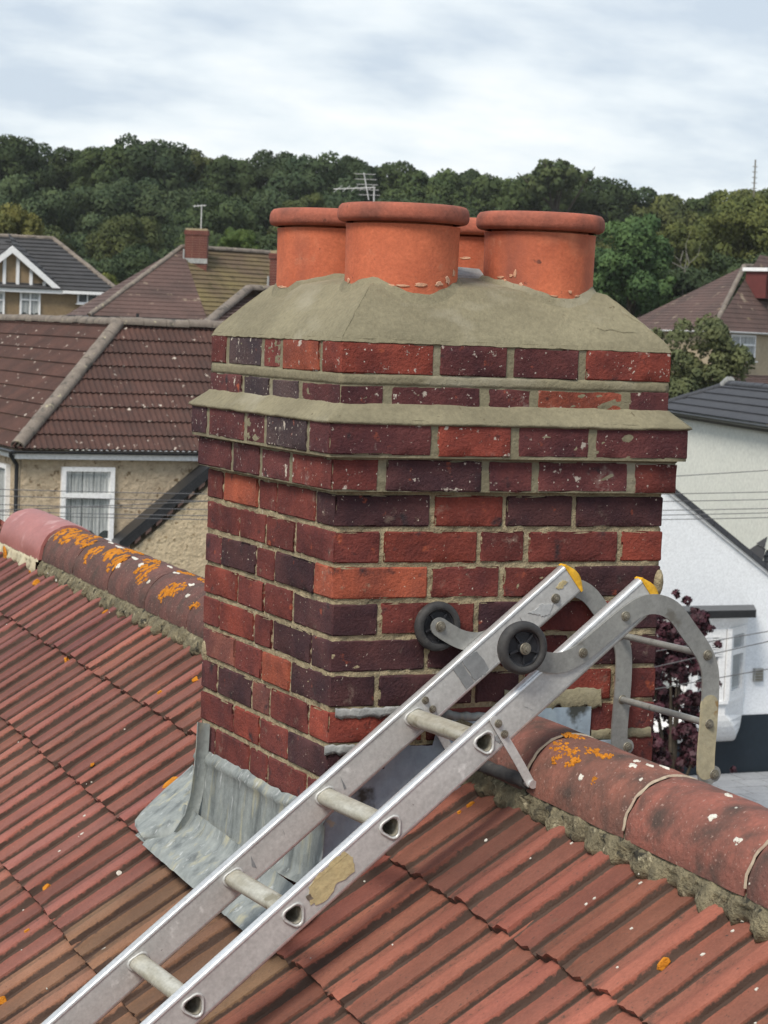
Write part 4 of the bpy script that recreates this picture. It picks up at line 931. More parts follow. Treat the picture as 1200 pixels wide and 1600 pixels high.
def window(par, o, ax, up, w_, h_, cols=(1,), rows=(1,), out_=None, depth=.08, fr=.06, curtain=True, bar=.05, sill=True, skip=(), room='room'):
    """frame standing in the wall; panes, curtain and room behind each get their own mesh"""
    o, ax, up = Vector(o), Vector(ax).normalized(), Vector(up).normalized(); nn_ = out_ if out_ is not None else ax.cross(up); nn_ = Vector(nn_).normalized()
    ol = o-par.location; mb = MB()
    def bx(u0, v0_, u1, v1_, d0=0, d1=depth): mb.obox(ol+ax*u0+up*v0_+nn_*d0, ax*(u1-u0), up*(v1_-v0_), nn_*(d1-d0))
    bx(0,0,fr,h_); bx(w_-fr,0,w_,h_); bx(fr,0,w_-fr,fr); bx(fr,h_-fr,w_-fr,h_)
    if sill: bx(-.06,-.05,w_+.06,-.002,0,depth+.09)
    cs = [0]; [cs.append(cs[-1]+c) for c in cols]; rs = [0]; [rs.append(rs[-1]+c) for c in rows]
    iw, ih = w_-2*fr, h_-2*fr
    X = [fr+iw*c/cs[-1] for c in cs]; Y = [fr+ih*c/rs[-1] for c in rs]
    for x in X[1:-1]: bx(x-bar/2, fr, x+bar/2, h_-fr, .0, depth+.004)
    for i in range(len(X)-1):
        for y in Y[1:-1]:
            if (i) not in skip: bx(X[i]+(bar/2 if i else 0)+.001, y-bar/2, X[i+1]-(bar/2 if i < len(X)-2 else 0)-.001, y+bar/2, .0, depth+.008)
    wn = fixn(mb.build('window', M['white_paint'], par))
    for i in range(len(X)-1):
        for j in range(len(Y)-1):
            q = MB(); q.obox(ol+ax*(X[i]+bar/2)+up*(Y[j]+bar/2)+nn_*(depth*.5), ax*(X[i+1]-X[i]-bar), up*(Y[j+1]-Y[j]-bar), nn_*.012)
            q.build('pane', M['glass'], wn)
    q = MB(); q.obox(ol+ax*fr+up*fr+nn_*.002, ax*iw, up*ih, nn_*.004); q.build('room', M[room], wn)
    if curtain:
        q = MB(); rows_ = []; k_ = 40
        for v in (0, 1):
            rows_.append([ol+ax*(fr+iw*k/k_)+up*(fr+ih*(v if v else (.02+.10*abs(math.sin(k*.21)))))+nn_*(depth*.22+.012*math.sin(k*1.9)+.006*math.sin(k*.7)) for k in range(k_+1)])
        q.loft(rows_, 0, False, True, False); q.build('curtain', M['curtain'], wn)
    return wn
X_, Y_, Z_ = Vector((1,0,0)), Vector((0,1,0)), Vector((0,0,1))
# ---- pebbledashed house with the ribbed brown roof, left
K = Vector((8.12, 32.87, -1.74))
h1 = empty('pebbledash_house', (K.x, K.y, GZ), 'pebbledashed house with ribbed brown hipped roof and one white window, behind the lichened ridge', 'house')
T1, R1 = 2.5, 2.15; LX, LY = 9.5, 11
apx = K+Vector((T1,T1,R1))
roof_plane([K, K+X_*LX, K+Vector((LX,T1,R1)), apx], .355, M['tile_far'], h1, roll=.105, amp=.022, lift=.035, each=True)
roof_plane([K, apx, K+Vector((T1,LY,R1)), K+Y_*LY], .355, M['tile_far'], h1, roll=.105, amp=.022, lift=.035, each=True)
roof_plane([apx, K+Vector((LX,T1,R1)), K+Vector((LX,2*T1,0)), K+Vector((2*T1,2*T1,0))], .355, M['tile_far'], h1)
roof_plane([apx, K+Vector((2*T1,2*T1,0)), K+Vector((2*T1,LY,0)), K+Vector((T1,LY,R1))], .355, M['tile_far'], h1)
ridgeline(K+Vector((.02,.02,.05)), apx+Z_*.03, .125, M['hip_grey'], h1, .42, 'hip_tile')
ridgeline(apx+Z_*.03, apx+X_*(LX-T1)+Z_*.03, .13, M['hip_grey'], h1, .42)
ridgeline(apx+Z_*.03, apx+Y_*(LY-T1)+Z_*.03, .12, M['hip_grey'], h1, .42)
zb = GZ-K.z
wallp([K+Vector((.14,.14,-.02)), K+Vector((LX,.14,-.02)), K+Vector((LX,.14,zb)), K+Vector((.14,.14,zb))], Y_*.25, M['pebble'], h1)
wallp([K+Vector((.14,.39,-.02)), K+Vector((.14,LY,-.02)), K+Vector((.14,LY,zb)), K+Vector((.14,.39,zb))], X_*.25, M['pebble'], h1)
mb = MB(); mb.box((.0,.0,-.155-zb), (LX,.1395,-.045-zb)); mb.box((.0,.1395,-.155-zb), (.1395,LY,-.045-zb)); mb.build('fascia', M['white_paint'], h1)
def gutter(par, a, b, out_, r=.055, mt='black_paint'):
    a, b, out_ = Vector(a), Vector(b), Vector(out_); n_ = 8; f = lambda p: [p-par.location+out_*(r+.01-r*math.cos(x))-Z_*r*math.sin(x) for x in [math.pi*k/n_ for k in range(n_+1)]]
    g = lambda p: [p-par.location+out_*(r+.01-(r-.008)*math.cos(x))-Z_*(r-.008)*math.sin(x) for x in [math.pi*(n_-k)/n_ for k in range(n_+1)]]
    mb = MB(); mb.loft([f(a)+g(a), f(b)+g(b)], 0, True, True); return mb.build('gutter', M[mt], par)
gutter(h1, K+Vector((-.06,0,-.02)), K+Vector((LX,0,-.02)), -Y_, .042); gutter(h1, K+Vector((0,-.06,-.02)), K+Vector((0,LY,-.02)), -X_, .05)
mb = MB(); q = K-h1.location
mb.tube([q+Vector((-.06,.12,-.03)), q+Vector((-.06,.12,-.10)), q+Vector((.07,.20,-.26)), q+Vector((.07,.20,-.45)), q+Vector((.07,.20,zb+.02))], .036, 10); mb.build('downpipe', M['black_paint'], h1)
wy = K.y+.14; a = onpl(92,848,(0,1,0),(0,wy,0)); b = onpl(178,730,(0,1,0),(0,wy,0))
window(h1, (a.x, wy-.002, a.z), X_, Z_, b.x-a.x, b.z-a.z, (1,), (1.75,1), -Y_, fr=.075, bar=.09)
xw = K.x+.14; a = onpl(14,840,(1,0,0),(xw,0,0)); b = onpl(-14,722,(1,0,0),(xw,0,0))
window(h1, (xw-.002, b.y, a.z), -Y_, Z_, b.y-a.y, 1.25, (1,), (1,), -X_, fr=.07)
# projecting gabled bay with a black verge
gy = wy-.5; g0 = onpl(186,852,(0,1,0),(0,gy,0)); g1 = onpl(330,731,(0,1,0),(0,gy,0)); sl_ = (g1.z-g0.z)/(g1.x-g0.x)
ax_ = g1.x+1.2; az_ = g0.z+sl_*(ax_-g0.x); gx2 = ax_+(ax_-g0.x)
wallp([(g0.x+.22, gy+.06, g0.z-.12), (ax_, gy+.06, az_-.34), (gx2-.22, gy+.06, g0.z-.12), (gx2-.22, gy+.06, GZ), (g0.x+.22, gy+.06, GZ)], Y_*(wy-gy-.061), M['pebble_lit'], h1, 'gable_wall')
mb = MB()
for sx_ in (-1, 1):
    foot = Vector((g0.x if sx_ < 0 else gx2, gy, g0.z)); top = Vector((ax_, gy, az_)); o_ = h1.location
    mb.prism([foot-o_, top-o_, top-Z_*.15-o_, foot-Z_*.15-o_], Y_*.045)
    mb.prism([foot-o_+Z_*.002, top-o_+Z_*.002, top+Z_*.055-o_, foot+Z_*.055-o_], Y_*(wy-gy-.002))
mb.build('bargeboard', M['black_paint'], h1)
mb = MB(); nb = 15
for k in range(nb):                                            # under-verge battens
    t = (k+.5)/nb; p = g0.lerp(Vector((ax_, gy, az_)), t)-h1.location; mb.obox(p+Vector((0,.002,-.215)), X_*.10+Z_*.10*sl_, Y_*.05, Z_*.062)
mb.build('verge_batten', M['brown_roof'], h1)
# ---- half-timbered house far left
p0 = at(20, 384, 95); yy = p0.y
E5 = lambda x, y, dy=0: onpl(x, y, (0,1,0), (0,yy+dy,0))
h5 = empty('gabled_house', (p0.x, yy, -4.), 'distant brown house with white timbered gable and dark slate roof at far left', 'house')
zi = E5(20,450).z; hx = E5(98,450).x-p0.x; ap5 = Vector((p0.x, yy, p0.z))
wallp([(p0.x-hx+.1, yy+.3, zi), (p0.x, yy+.3, p0.z-.08), (p0.x+hx-.1, yy+.3, zi)], Y_*.2, M['brown_wall'], h5, 'gable_wall')
rx = E5(166,452,.9).x
wallp([(p0.x-hx-2, yy+.32, zi), (rx, yy+.32, zi), (rx, yy+.32, -5), (p0.x-hx-2, yy+.32, -5)], Y_*.3, M['brown_wall'], h5)
wallp([(rx-.01, yy+.63, zi), (rx-.01, yy+8, zi), (rx-.01, yy+8, -5), (rx-.01, yy+.63, -5)], -X_*.3, M['brown_wall'], h5)
mb = MB(); o5 = h5.location
for sg in (-1, 1):
    f_ = Vector((p0.x+sg*(hx+.05), yy, zi-.03)); mb.prism([f_-o5, ap5-o5, ap5-o5-Z_*.30, f_-o5-X_*sg*.36], Y_*.12)
mb.build('bargeboard', M['white_paint'], h5)
mb = MB(); mb.obox(Vector((p0.x-hx-.1, yy+.02, zi-.16))-o5, X_*(2*hx+.2), Y_*.28, Z_*.17); mb.build('beam', M['white_paint'], h5)
for px_ in (-12, 9, 30, 51, 72):
    x = E5(px_, 430).x; top = p0.z-.25-abs(x-p0.x)*(p0.z-zi)/hx
    if top > zi+.2: mb = MB(); mb.obox(Vector((x-.065, yy+.22, zi))-o5, X_*.13, Y_*.075, Z_*(top-zi)); mb.build('timber', M['white_paint'], h5)
a = E5(30,494,.3); b = E5(63,456,.3); window(h5, (a.x, yy+.3, a.z), X_, Z_, b.x-a.x, b.z-a.z, (1,1), (2.2,1), -Y_, fr=.07, bar=.06)
a = E5(-26,493,.3); b = E5(7,456,.3); window(h5, (a.x, yy+.3, a.z), X_, Z_, b.x-a.x, b.z-a.z, (1,1), (2.2,1), -Y_, fr=.07, bar=.06)
a = E5(120,474,.3); b = E5(152,458,.3); window(h5, (a.x, yy+.3, a.z), X_, Z_, b.x-a.x, b.z-a.z, (1,1), (1,), -Y_, fr=.07, bar=.06, curtain=False)
rz5 = E5(83,373,4).z; e0 = Vector((p0.x-hx-3, yy-.05, zi)); e1_ = Vector((rx+.35, yy-.05, zi)); rr5 = E5(83,373,4.)
roof_plane([e0, e1_, (rr5.x, yy+4, rr5.z), (e0.x-2, yy+4, rr5.z)], .34, M['slate_roof'], h5, lift=.05)
roof_plane([e1_, (rr5.x, yy+4, rr5.z), (e1_.x, yy+8.05, zi)], .34, M['slate_roof'], h5, lift=.05)
for sg in (-1, 1): roof_plane([(p0.x, yy, p0.z), (p0.x+sg*hx, yy, zi+.02), (p0.x+sg*hx*.99, yy+.6, zi+.25), (p0.x, yy+3.4, p0.z)], .34, M['slate_roof'], h5, lift=.04)
ridgeline((e0.x-2, yy+4, rr5.z), (rr5.x, yy+4, rr5.z), .13, M['hip_grey'], h5, each=False); ridgeline((rr5.x, yy+4, rr5.z), e1_, .13, M['hip_grey'], h5, name='hip_tile', each=False)
mb = MB(); mb.obox(Vector((p0.x+hx, yy-.06, zi-.14))-o5, X_*(rx+.35-p0.x-hx), Y_*.1, Z_*.13); mb.build('gutter', M['white_paint'], h5)
# ---- hipped brown and moss roof with the small chimney
cB = at(139,493,70); cA = at(103,489,77); cC = at(324,497,71.5); apD = at(284,386,74.5); rE = at(452,391,78); cF = at(452,503,74)
for v in (cA, cC, cF): v.z = cB.z
rE.z = apD.z
h3 = empty('hipped_house', (cB.x, cB.y, -4.5), 'distant house whose hipped roof is brown on the left and mossy on the right', 'house')
roof_plane([cB, cC, apD], .22, M['brown_roof'], h3, lift=.018); roof_plane([cA, cB, apD], .22, M['brown_roof'], h3, lift=.018)
n3 = (cC-apD); roof_plane([cC, cF, rE, apD], .24, M['moss_roof'], h3, lift=.035)
ridgeline(cB, apD, .09, M['hip_grey'], h3, name='hip_tile', each=False); ridgeline(apD, rE, .12, M['hip_grey'], h3, each=False)
dn = Vector((0,0,-5))
wi = lambda p, k=.04: p.lerp(Vector((apD.x, apD.y+1, p.z)), k)-Z_*.05
wallp([wi(cB), wi(cC), wi(cC)+dn, wi(cB)+dn], Vector((.1,.3,0)), M['white_wall'], h3); wallp([wi(cA), wi(cB), wi(cB)+dn, wi(cA)+dn], Vector((.3,.1,0)), M['cream_wall'], h3)
wallp([wi(cC), wi(cF), wi(cF)+dn, wi(cC)+dn], Vector((.1,.3,0)), M['white_wall'], h3)
gutter(h3, cB, cC, Vector((.4,-.9,0)), .07); gutter(h3, cA, cB, Vector((-.9,-.3,0)), .07)
mb = MB(); p = at(215,490,70.3)-h3.location; mb.tube([p, p-Z_*4], .05, 8); mb.build('downpipe', M['black_paint'], h3)
def chimney(par, px0, px1, pyb, pyt, b_, mt='far_brick', pot=True, flash=True):
    a = at(px0, pyb, b_); c = at(px1, pyb, b_); t = at((px0+px1)/2, pyt, b_); w_ = (c-a).length; u_ = (c-a).normalized(); u_.z = 0; u_.normalize(); v_ = Vector((-u_.y, u_.x, 0)); h_ = t.z-a.z
    o = a-par.location; m1 = MB(); bh = .075; n_ = int((h_+.6)/bh)
    core_ = MB(); core_.obox(o+u_*.01+v_*.01-Z_*.6, u_*(w_-.02), v_*(w_*.8-.02), Z_*(h_+.6)); c_ = core_.build('chimney', M['old_mortar'], par)
    m2 = MB()
    for k in range(n_):
        z = -.6+k*bh; e_ = .03 if (h_-z) < .22 and (h_-z) > .08 else 0; 
        for q in range(3):
            wq = (w_+2*e_)/3; m2.obox(o-u_*e_-v_*e_+u_*(wq*q+.004)+Z_*z, u_*(wq-.008), v_*(w_*.8+2*e_), Z_*(bh-.01))
    m2.build('brickwork', M[mt], c_)
    if pot:
        q = MB(); cc = o+u_*w_*.5+v_*w_*.4+Z_*h_; f = lambda r_, z: [cc+Vector((r_*math.cos(x), r_*math.sin(x), z)) for x in [2*math.pi*k/16 for k in range(16)]]
        q.loft([f(.13,-.02), f(.12,.12), f(.14,.13), f(.14,.16), f(.10,.16)], 0, True, True); q.build('chimney_pot', M['terracotta'], c_)
    if flash:
        q = MB(); q.obox(o-u_*.02-v_*.03-Z_*.1, u_*(w_+.04), v_*.02, Z_*.16); q.obox(o-u_*.05-v_*.04-Z_*.1, u_*.05, v_*.2, Z_*.45); q.build('lead_flashing', M['white_lead'], c_)
    return a, u_, v_, w_, h_
chimney(h3, 288, 323, 406, 357, 74, pot=False)
def aerial(lab, base, ht, boom, els, tilt, name='aerial'):
    o = empty(name, base, lab, 'aerial'); mb = MB(); mb.tube([(0,0,-.6), (0,0,ht)], .022, 8); mb.build('mast', M['alu'], o)
    bm_ = MB(); b0, b1 = Vector(boom[0]), Vector(boom[1]); bm_.tube([b0, b1], .014, 6); bm_.build('boom', M['alu'], o)
    for k in range(els[0]):
        t = (k+.5)/els[0]; p = b0.lerp(b1, t); e_ = Vector(tilt).normalized()*els[1]*(1-.4*t); q = MB(); q.tube([p-e_, p+e_], .007, 6); q.build('element', M['alu'], o)
    return o
pb = at(314, 357, 74.3); k_ = 74.3/F_PX
aerial('small television aerial on the chimney of the brown and mossy roof', pb, 36*k_, (rth*-13*k_+Z_*34*k_, rth*7*k_+Z_*36*k_), (4, .16), (.3,.9,.35))
# ---- red-brown roof half hidden behind the stack, with its own chimney
r0 = at(318,509,57); r1 = at(388,451,60.5); r2 = at(640,458,64); r3 = at(640,520,60); r2.z = r1.z; r3.z = r0.z
h6 = empty('roofed_house', (r0.x, r0.y, -5.), 'dark red tiled roof with a brick chimney, mostly hidden behind the left clay pot', 'house')
roof_plane([r0, r3, r2, r1], .33, M['brown_roof'], h6, lift=.06); ridgeline(r1, r2, .13, M['hip_grey'], h6, each=False); ridgeline(r0, r1, .13, M['hip_grey'], h6, name='hip_tile', each=False)
bk = fwh*5; roof_plane([r0, r1, r0+bk+rth*.2], .33, M['brown_roof'], h6); roof_plane([r1, r2, r2+bk-Z_*(r1.z-r0.z), r0+bk+rth*.2], .33, M['brown_roof'], h6)
wallp([r0+rth*.3-Z_*.04, r3-Z_*.04, Vector((r3.x, r3.y, -5.5)), Vector((r0.x, r0.y, -5.5))+rth*.3], fwh*.3, M['beige_wall'], h6)
chimney(h6, 420, 470, 452, 392, 61)
pb = at(579, 452, 62); k_ = 62/F_PX
aerial('television aerial with crossed bars showing above the front clay pot', pb, 158*k_, (rth*-63*k_+Z_*153*k_, rth*2*k_+Z_*158*k_), (5, .18), (.7,.2,.5))
q = bpy.data.objects[-1]
au = [o for o in bpy.data.objects if o.name.startswith('aerial')][-1]
mb = MB(); mb.tube([rth*-17*k_+Z_*180*k_, rth*-8*k_+Z_*138*k_], .018, 6); mb.build('boom', M['alu'], au)
for t in range(5):
    c_ = rth*(-16+2*t)*k_+Z_*(178-8*t)*k_; mb = MB(); mb.tube([c_-rth*.28, c_+rth*.30], .007, 6); mb.build('element', M['alu'], au)
# ---- hip-roofed beige house on the right
c1 = at(1113,517,85); c0 = at(962,513,95); c2 = at(1330,525,95); ax4 = at(1163,416,93); ax5 = at(1330,422,99)
c0.z = c2.z = c1.z; ax5.z = ax4.z
h4 = empty('beige_house', (c1.x, c1.y, -4.5), 'distant beige house with brown hipped roof and red dormer at right', 'house')
roof_plane([c0, c1, ax4], .22, M['brown_roof'], h4, lift=.018); roof_plane([c1, c2, ax5, ax4], .22, M['brown_roof'], h4, lift=.018)
ridgeline(c1, ax4, .11, M['hip_grey'], h4, name='hip_tile', each=False); ridgeline(ax4, ax5, .14, M['hip_grey'], h4, each=False)
w4 = lambda p: p.lerp(Vector((ax4.x, ax4.y+1, p.z)), .04)-Z_*.04
wallp([w4(c0), w4(c1), w4(c1)+dn, w4(c0)+dn], Vector((.3,.1,0)), M['beige_wall'], h4); wallp([w4(c1), w4(c2), w4(c2)+dn, w4(c1)+dn], Vector((.05,.3,0)), M['beige_wall'], h4)
gutter(h4, c1+Z_*.02, c2+Z_*.02, Vector((.3,-.9,0)), .07, 'white_paint'); gutter(h4, c0, c1, Vector((-.9,-.3,0)), .07, 'white_paint')
dv = (w4(c2)-w4(c1)).normalized(); ov = Vector((dv.y, -dv.x, 0)); p = onpl(1138,563, ov, w4(c1)+ov*.01); p2 = onpl(1179,524, ov, w4(c1)+ov*.01)
window(h4, p, dv, Z_, (p2-p).dot(dv), p2.z-p.z, (1,1.9), (1.7,1), ov, fr=.07, bar=.07)
pd = at(1196,466,89.5); mb = MB(); dl = pd-h4.location; mb.obox(dl, dv*6, -ov*.9, Z_*1.05); mb.build('dormer', M['red_cladding'], h4)
mb = MB(); mb.obox(dl+Z_*1.052-dv*.12+ov*.1, dv*6.3, -ov*1.1, Z_*.14); mb.build('dormer_roof', M['white_paint'], h4)
p = at(1206,454,89.4); window(h4, p+ov*.02, dv, Z_, 1.2, .62, (1,1), (1,), ov, curtain=False)
# ---- small brown garage roof in front of it
q0 = at(1118,606,77); q1 = at(1145,586,80); q2 = at(1300,592,83); q3 = at(1300,614,80); q3.z = q0.z; q2.z = q1.z
h7 = empty('garage', (q0.x, q0.y, -5.5), 'low garage with dark brown roof below the beige house window', 'garage')
roof_plane([q0, q3, q2, q1], .3, M['brown_roof'], h7, lift=.04); bk = fwh*3
roof_plane([q1, q2, q2+bk-Z_*.6, q1+bk-Z_*.6], .3, M['brown_roof'], h7, lift=.04)
wallp([q0+rth*.2+fwh*.1-Z_*.03, q3+fwh*.1-Z_*.03, Vector((q3.x, q3.y, -5.5))+fwh*.1, Vector((q0.x, q0.y, -5.5))+rth*.2+fwh*.1], fwh*.25, M['beige_wall'], h7)
# ---- pale rendered house with the black tiled roof, right
f0 = at(1022,638,68); f1 = at(1240,672,54.5); f1.z = f0.z; al = (f1-f0).normalized(); iw_ = Vector((-al.y, al.x, 0)); 
if iw_.dot(rth) < 0: iw_ = -iw_
al.z = 0; t_ = 1.75; hh = .80
hp0 = f0+iw_*t_+al*t_+Z_*hh; hp1 = f1+iw_*t_+Z_*hh
h8 = empty('rendered_house', (f0.x, f0.y, -5.), 'pale rendered house with low black tiled roof behind the overhead wires', 'house')
roof_plane([f0, f1, hp1, hp0], .42, M['black_tile'], h8, roll=.16, amp=.02, lift=.05, each=True); roof_plane([f0, hp0, f0+iw_*t_*2], .42, M['black_tile'], h8, lift=.05)
roof_plane([hp0, hp1, f1+iw_*t_*2, f0+iw_*t_*2], .42, M['black_tile'], h8, lift=.05)
ridgeline(f0+Z_*.04, hp0+Z_*.03, .13, M['black_tile'], h8, name='hip_tile'); ridgeline(hp0+Z_*.03, hp1+Z_*.03, .13, M['black_tile'], h8)
mb = MB(); q = hp0-h8.location; mb.tube([q-al*.12-iw_*.12-Z_*.03, q+Z_*.11, q+al*.16+Z_*.12], [.14,.15,.14], 10); mb.build('ridge_end', M['white_lead'], h8)
i8 = iw_*.16+al*.1
wallp([f0+i8-Z_*.05, f1+i8-Z_*.05, Vector(((f1+i8).x, (f1+i8).y, GZ)), Vector(((f0+i8).x, (f0+i8).y, GZ))], iw_*.3, M['cream_wall'], h8)
wallp([f0+i8+iw_*.3-Z_*.05, f0+i8+iw_*3.2-Z_*.05, Vector(((f0+i8+iw_*3.2).x, (f0+i8+iw_*3.2).y, GZ)), Vector(((f0+i8+iw_*.3).x, (f0+i8+iw_*.3).y, GZ))], al*.3, M['cream_wall'], h8)
gutter(h8, f0-Z_*.0, f1-Z_*.0, -iw_, .085); mb = MB(); mb.obox(f0-h8.location-Z_*.17+iw_*.002, (f1-f0), iw_*.05, Z_*.15); mb.build('fascia', M['black_paint'], h8)
q = at(1160,650,60.6); mb = MB(); mb.prism([q-h8.location, q-h8.location+al*.5, q-h8.location+al*.45+Z_*.09+iw_*.05], iw_*.25); mb.build('broken_tile', M['black_tile'], h8)
# ---- white house with verge, bay window and black plinth
wp = onpl(1150,1209,(0,0,1),(0,0,GZ)); wy2 = wp.y
E9 = lambda x, y, dy=0: onpl(x, y, (0,1,0), (0,wy2+dy,0))
v0 = E9(1045,768); v1 = E9(1200,895); sl9 = (v1.z-v0.z)/(v1.x-v0.x)
h9 = empty('white_house', (wp.x, wy2, GZ), 'bright white rendered gable end with bay window and black plinth', 'house')
apx9 = v0.x-1.1; apz9 = v0.z-1.1*sl9; xr9 = v1.x+3.; zr9 = v1.z+3.*sl9; xl9 = apx9-(xr9-apx9); pz9 = E9(1160,1117).z
wallp([(xl9, wy2, zr9), (apx9, wy2, apz9), (xr9, wy2, zr9), (xr9, wy2, pz9), (xl9, wy2, pz9)], Y_*.3, M['white_wall'], h9)
wallp([(xl9, wy2-.03, pz9), (xr9, wy2-.03, pz9), (xr9, wy2-.03, GZ), (xl9, wy2-.03, GZ)], Y_*.34, M['navy'], h9, 'plinth')
mb = MB(); o9 = h9.location
for sg, xe in ((1, xr9), (-1, xl9)):
    a, b = Vector((apx9, wy2-.06, apz9)), Vector((xe+sg*.2, wy2-.06, zr9+sg*.2*sl9*sg)); mb.prism([a-o9+Z_*.02, b-o9+Z_*.02, b-o9+Z_*.10, a-o9+Z_*.10], Y_*9)
mb.build('roof', M['black_tile'], h9)
mb = MB(); mb.prism([Vector((apx9, wy2-.05, apz9-.05))-o9, Vector((xr9, wy2-.05, zr9-.05))-o9, Vector((xr9, wy2-.05, zr9+.018))-o9, Vector((apx9, wy2-.05, apz9+.018))-o9], Y_*.048); mb.build('verge_board', M['white_paint'], h9)
for k in range(26):                                            # stepped verge tiles
    x = apx9+.3*k; z = apz9+sl9*.3*k; mb = MB(); mb.obox(Vector((x, wy2-.10, z+.015))-o9, X_*.29+Z_*.29*sl9, Y_*.2, Z_*.11); mb.build('verge_tile', M['black_tile'], h9)
# bay: canted box with flat roof and curved skirt
BD = .62; ba = E9(1172,947,-BD-.05); bl = E9(1046,947,-BD-.05); bz1 = ba.z; xR = E9(1150,1060,-BD).x; bzt = E9(1150,982,-BD).z; bz0 = E9(1140,1117,-BD).z; xL = xR-1.9
mb = MB()
xR = E9(1166,1000).x-.25
def canted(xl_, xr_, dep, cut): return [Vector((xl_, wy2-.002, 0)), Vector((xl_+cut*.6, wy2-dep, 0)), Vector((xr_-cut*.6, wy2-dep, 0)), Vector((xr_, wy2-.002, 0))]
cw = canted(xL, xR+.25, BD, 1.35)
def ringz(pts, z): return [Vector((p.x, p.y, z))-o9 for p in pts]
mb.loft([ringz(cw, bz0), ringz(cw, bz0+.22)], 0, True, False)
mb.loft([ringz(canted(xL-.03, xR+.28, BD+.05, 1.35), bz0+.22), ringz(canted(xL-.03, xR+.28, BD+.05, 1.35), bz0+.28)], 0, True, False)
for p in cw[1:3]:                                              # corner posts
    mb.box((p.x-.05-o9.x, p.y-.05-o9.y, bz0+.28-o9.z), (p.x+.05-o9.x, p.y+.05-o9.y, bzt-o9.z))
mb.loft([ringz(cw, bzt), ringz(canted(xL-.05, xR+.30, BD+.06, 1.35), bzt+.12), ringz(canted(xL-.10, xR+.36, BD+.12, 1.3), bzt+.22)], 0, True, False)
mb.build('bay_frame', M['white_paint'], h9)
mb = MB()
prev = None; rings = []
for k in range(9):                                             # curved skirt sweeping back to the wall
    t = k/8; dd = BD*math.cos(t*math.pi/2)+.004; zz_ = bz0-.62*math.sin(t*math.pi/2); rings.append(ringz(canted(xL+.2*t, xR+.25-.3*t*t, dd, .95*(1-t)+.4*(1-t)**2), zz_))
mb.loft(rings, 0, True, False); mb.build('bay_skirt', M['white_paint'], h9)
mb = MB(); rf = canted(xL-.12, xR+.38, BD+.16, .75); mb.loft([ringz(rf, bzt+.225), ringz(rf, bzt+.37)], 0, True, False); mb.build('bay_roof', M['black_paint'], h9)
for i in range(3):
    a, b = cw[i], cw[i+1]; L_w = (b-a).length; t = (b-a).normalized(); nn_ = Vector((t.y, -t.x, 0)); hgt = bzt-bz0-.28
    wn = window(h9, Vector((a.x, a.y, bz0+.28))+t*.07-nn_*.05, t, Z_, L_w-.14, hgt, (1,1) if i == 1 else (1,), (2.4,1), nn_, fr=.15, bar=.13, curtain=False, sill=False, room='pale_room')
    if i == 1:                                                 # slatted blind boxes behind the glass
        for k in range(9):
            q = MB(); q.obox(Vector((a.x, a.y, bz0+.28))-o9+t*.16+nn_*.045+Z_*(hgt-.52+.045*k), t*(L_w-.32), nn_*.006, Z_*.022); q.build('blind_slat', M['white_paint'], wn)
q = E9(1183,1054); mb = MB(); mb.box((q.x-.10-o9.x, -.07, q.z-.13-o9.z), (q.x+.10-o9.x, -.002, q.z+.13-o9.z)); lb = mb.build('vent', M['white_lead'], h9)
for k in range(4):
    mb = MB(); mb.box((q.x-.08-o9.x, -.085, q.z-.10+.055*k-o9.z), (q.x+.08-o9.x, -.071, q.z-.075+.055*k-o9.z)); mb.build('vent_slat', M['bolt'], lb)
mb = MB(); q = E9(1180,985,-.05); mb.tube([Vector((q.x-.9, wy2-.05, bz0-.1))-o9, Vector((q.x-.9, wy2-.05, bzt))-o9], .03, 8) if 0 else None
# low dark roof at the right edge, between the two white houses
m0 = at(1152,858,45.5); m1_ = at(1200,838,46.5); m2_ = at(1320,850,49); m3 = at(1320,930,46); m4 = at(1190,905,45)
h10 = empty('porch', (m4.x, m4.y, GZ), 'small dark hipped roof at the right edge behind the white verge', 'porch')
m3.z = m4.z; m2_.z = m1_.z; roof_plane([m4, m3, m2_, m1_], .28, M['slate_roof'], h10, lift=.035); roof_plane([m4, m1_, m4+fwh*3.5], .28, M['slate_roof'], h10, lift=.035)
wallp([m4+rth*.15+fwh*.2-Z_*.03, m3+fwh*.2-Z_*.03, Vector((m3.x, m3.y, GZ))+fwh*.2, Vector((m4.x, m4.y, GZ))+rth*.15+fwh*.2], fwh*.2, M['white_wall'], h10)
# paved drive in front of the white house: laid slab by slab
drive = MB(); q = wp; drive.box((q.x-9, wy2-11, GZ-.05), (q.x+7, wy2-.04, GZ+.012)); drv = drive.build('driveway', M['old_mortar']); tag(drv, kind='structure')
sm_ = []
for k in range(3):
    mb = MB(); mb.box((-.293+.002*k, -.293, 0), (.293, .293-.002*k, .028)); sm_.append(mb.mesh('paving_slab', M['paving']))
for i in range(14):
    for j in range(16):
        x, y = q.x-3.6+.61*i, wy2-.4-.61*j
        o = bpy.data.objects.new('paving_slab', rnd.choice(sm_)); put(o, drv); o.location = (x+(.3 if j % 2 else 0), y, GZ+.006+rnd.uniform(0,.006)); o.rotation_euler = (0, 0, rnd.uniform(-.006,.006))

